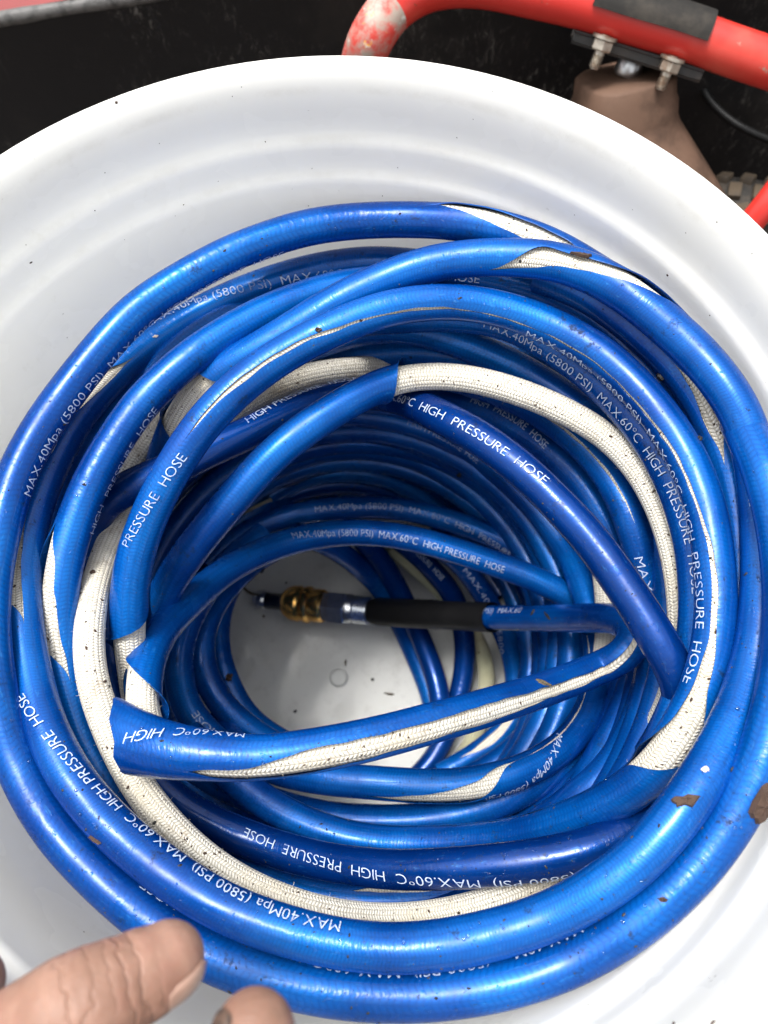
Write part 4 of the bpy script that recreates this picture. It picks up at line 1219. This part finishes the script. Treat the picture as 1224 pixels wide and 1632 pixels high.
put_flake('bark_flake', 1213, 1282, 3.0, 7.0, 1.6, -.35, M_BARK, 2, 'large dark bark lump on the outermost hose turn at the right edge', 'bark')
put_flake('black_chip', 1053, 601, 1.7, 2.0, .8, .6, M_BLACK, 3, 'square black chip between two hose turns at the upper right', 'dirt')
put_flake('black_chip', 732, 757, 1.7, 2.6, .8, -.4, M_BLACK, 4, 'black chip stuck on the dark inner hose turns above the coupling', 'dirt')
put_flake('black_chip', 1115, 699, 1.2, 1.0, .6, .2, M_BLACK, 5, 'small round black chip on the right hose turns above the worn print', 'dirt')
put_flake('dry_leaf', 866, 1088, 3.6, 1.3, .5, -.12, M_TWIG, 6, 'narrow grey leaf scrap on the crossing hose above its white braid', 'leaf')
put_flake('brown_sliver', 152, 1338, 3.0, .6, .7, -.25, M_BARK, 7, 'thin brown sliver in the groove between the two outer hose turns', 'dirt')
put_flake('black_chip', 873, 982, .9, 4.0, .6, .5, M_BLACK, 8, 'long black smear of dirt on the hose beside the black sleeve', 'dirt')
put_flake('black_chip', 849, 976, 2.2, .9, .5, .5, M_BLACK, 9, 'short black crumb on the hose near the black sleeve', 'dirt')
put_flake('pale_flake', 1124, 1226, 1.2, 1.0, .4, .3, M_PALE, 10, 'pale pink flake on the thick hose turn above the bark', 'flake')
put_flake('pale_flake', 248, 536, 1.3, .7, .4, .2, M_PALE, 11, 'small white fleck under the printed hose at the upper left', 'flake')
put_flake('brown_crumb', 507, 526, 1.7, 1.0, .9, .1, M_BARK, 12, 'dark brown crumb on the slit of the split hose', 'dirt')
put_flake('brown_crumb', 927, 407, 4.2, 1.0, .9, -.35, M_BARK, 13, 'dark red brown crust beside the white braid at the upper right', 'dirt')
put_flake('brown_crumb', 1057, 1434, 1.6, .8, .6, -.2, M_BARK, 14, 'small brown crumb on the outermost turn at the lower right', 'dirt')
put_flake('brown_crumb', 148, 912, 1.2, .9, .6, 0, M_BARK, 15, 'brown crumb on the thick bare white braid at the left', 'dirt')
put_flake('twig', 551, 1056, .9, 3.2, 1.0, -.05, M_TWIG, 16, 'short upright twig on the white floor beside the moulded ring', 'twig')
put_flake('twig', 620, 1106, 4.0, .9, 1.0, -.15, M_TWIG, 17, 'short level twig on the white floor near the crossing hose', 'twig')
put_flake('dirt_crumb', 594, 1083, 1.3, 1.3, 1.0, 0, M_BLACK, 18, 'round black crumb on the white floor right of the ring', 'dirt')
put_flake('dirt_crumb', 470, 1134, 1.6, 1.1, .9, .6, M_BLACK, 19, 'black crumb on the white floor just above the crossing hose', 'dirt')
put_flake('dirt_crumb', 365, 1080, 2.6, 2.2, 1.8, .6, M_BARK, 20, 'brown seed on the white floor against the left hose turn', 'seed')
put_flake('dirt_crumb', 418, 909, 2.0, 1.4, .8, .6, M_BLACK, 21, 'dark crumb on the white floor above the steel tip', 'dirt')
put_flake('dirt_crumb', 456, 929, 1.0, .8, .5, .6, M_BLACK, 22, 'tiny dark crumb on the white floor above the brass coupler', 'dirt')
put_flake('dirt_crumb', 420, 982, .9, 1.4, .6, .2, M_TWIG, 23, 'small hanging speck just below the steel tip', 'dirt')
# dry stem at the tip of the coupling
sp_ = resample(catmull([at_z(x, y, z) for x, y, z in [(386, 933, .020), (394, 942, .021), (404, 947, .023), (414, 949, .028)]]), .001)
Tt, a_, b_ = frames(sp_)
o = link('straw', tube_mesh('straw', sp_, a_, b_, np.full(len(sp_), .0012), np.arange(len(sp_)) * 1.0, 10), M_TWIG)
tag(o, 'thin curved dry stem touching the steel tip of the hose', 'stem')

hose_like = ('hose_loop', 'braided_core', 'bare_braid_loop', 'printed_lettering')
def scatter(name, count, maker, accept, area=(0, 320, 1224, 1632), parent=None, mat=None, label=None):
    VV, FF = [], []
    tries = 0; c = 0
    while c < count and tries < count * 30:
        tries += 1
        x, y = random.uniform(area[0], area[2]), random.uniform(area[1], area[3])
        if not accept(x, y, None): continue
        loc, nrm, ob = hit(x, y)
        if loc is None or not accept(x, y, ob): continue
        maker(VV, FF, loc, nrm); c += 1
    me = bpy.data.meshes.new(name); me.from_pydata(VV, [], FF); me.update()
    o = link(name, me, mat, parent)
    tag(o, kind='stuff')
    return o
def basis(nrm):
    t = Vector((random.gauss(0, 1), random.gauss(0, 1), random.gauss(0, 1)))
    t = (t - nrm * t.dot(nrm)).normalized()
    return t, nrm.cross(t)
def grit(VV, FF, loc, nrm):
    t, b = basis(nrm)
    s_ = random.choice((.00012, .00015, .0002, .0002, .00025, .0003, .0005)) * random.uniform(.7, 1.3)
    st_ = random.uniform(.6, 2.2)
    o = len(VV)
    for i in range(5):
        a = 2 * math.pi * i / 5 + random.uniform(-.3, .3)
        VV.append(tuple(loc + t * (math.cos(a) * s_ * st_) + b * (math.sin(a) * s_)))
    VV.append(tuple(loc + nrm * s_ * .8))
    for i in range(5): FF.append((o + i, o + (i + 1) % 5, o + 5))
def drop(VV, FF, loc, nrm, big=1.0):
    t, b = basis(nrm)
    s_ = random.uniform(.0003, .0009) * random.uniform(.6, 1) * big
    o = len(VV); seg = 10
    for ring_, (q, h_) in enumerate(((1, -.1), (.95, .25), (.7, .5), (.35, .62))):
        for i in range(seg):
            a = 2 * math.pi * i / seg
            VV.append(tuple(loc + (t * math.cos(a) + b * math.sin(a)) * s_ * q + nrm * s_ * h_))
    VV.append(tuple(loc + nrm * s_ * .66))
    for r_ in range(3):
        for i in range(seg):
            j = (i + 1) % seg
            FF.append((o + r_ * seg + i, o + r_ * seg + j, o + (r_ + 1) * seg + j, o + (r_ + 1) * seg + i))
    for i in range(seg): FF.append((o + 3 * seg + i, o + 3 * seg + (i + 1) % seg, o + 4 * seg))
def fluff(VV, FF, loc, nrm):
    t, b = basis(nrm)
    ln = random.uniform(.0008, .0024)
    d1 = (nrm * random.uniform(.2, 1) + t * random.uniform(-1, 1)).normalized()
    o = len(VV); w_ = .00005
    p1 = loc + d1 * ln * .55; p2 = p1 + (d1 + b * random.uniform(-.9, .9)).normalized() * ln * .45
    VV.extend([tuple(loc - b * w_), tuple(loc + b * w_), tuple(p1 + b * w_), tuple(p1 - b * w_), tuple(p2)])
    FF.extend([(o, o + 1, o + 2, o + 3), (o + 3, o + 2, o + 4)])
is_hose = lambda x, y, ob: ob is None or ob.name.split('.')[0] in hose_like
is_core = lambda x, y, ob: ob is None or ob.name.split('.')[0] in ('bare_braid_loop', 'braided_core')
scatter('hose_grit', 800, grit, is_hose, mat=M_BLACK)
scatter('braid_grit', 650, grit, is_core, mat=M_BARK)
scatter('bucket_grit', 46, grit, lambda x, y, ob: ob is None or ob.name.startswith('bucket_body'), area=(0, 100, 1224, 1632), mat=M_BARK)
k = NT('water')
k.set(Base_Color=(1, 1, 1, 1), Roughness=0.02, Transmission_Weight=1.0, IOR=1.33)
M_WATER = k.m
scatter('water_drops', 330, drop, is_hose, mat=M_WATER)
scatter('floor_drops', 70, lambda a, b, c, d: drop(a, b, c, d, 1.8), lambda x, y, ob: ob is None or ob.name.startswith('bucket_body'), area=(360, 1000, 450, 1150), mat=M_WATER)
k = NT('fibre'); k.set(Base_Color=(0.55, 0.50, 0.40, 1), Roughness=.8)
scatter('braid_fluff', 900, fluff, is_core, mat=k.m)
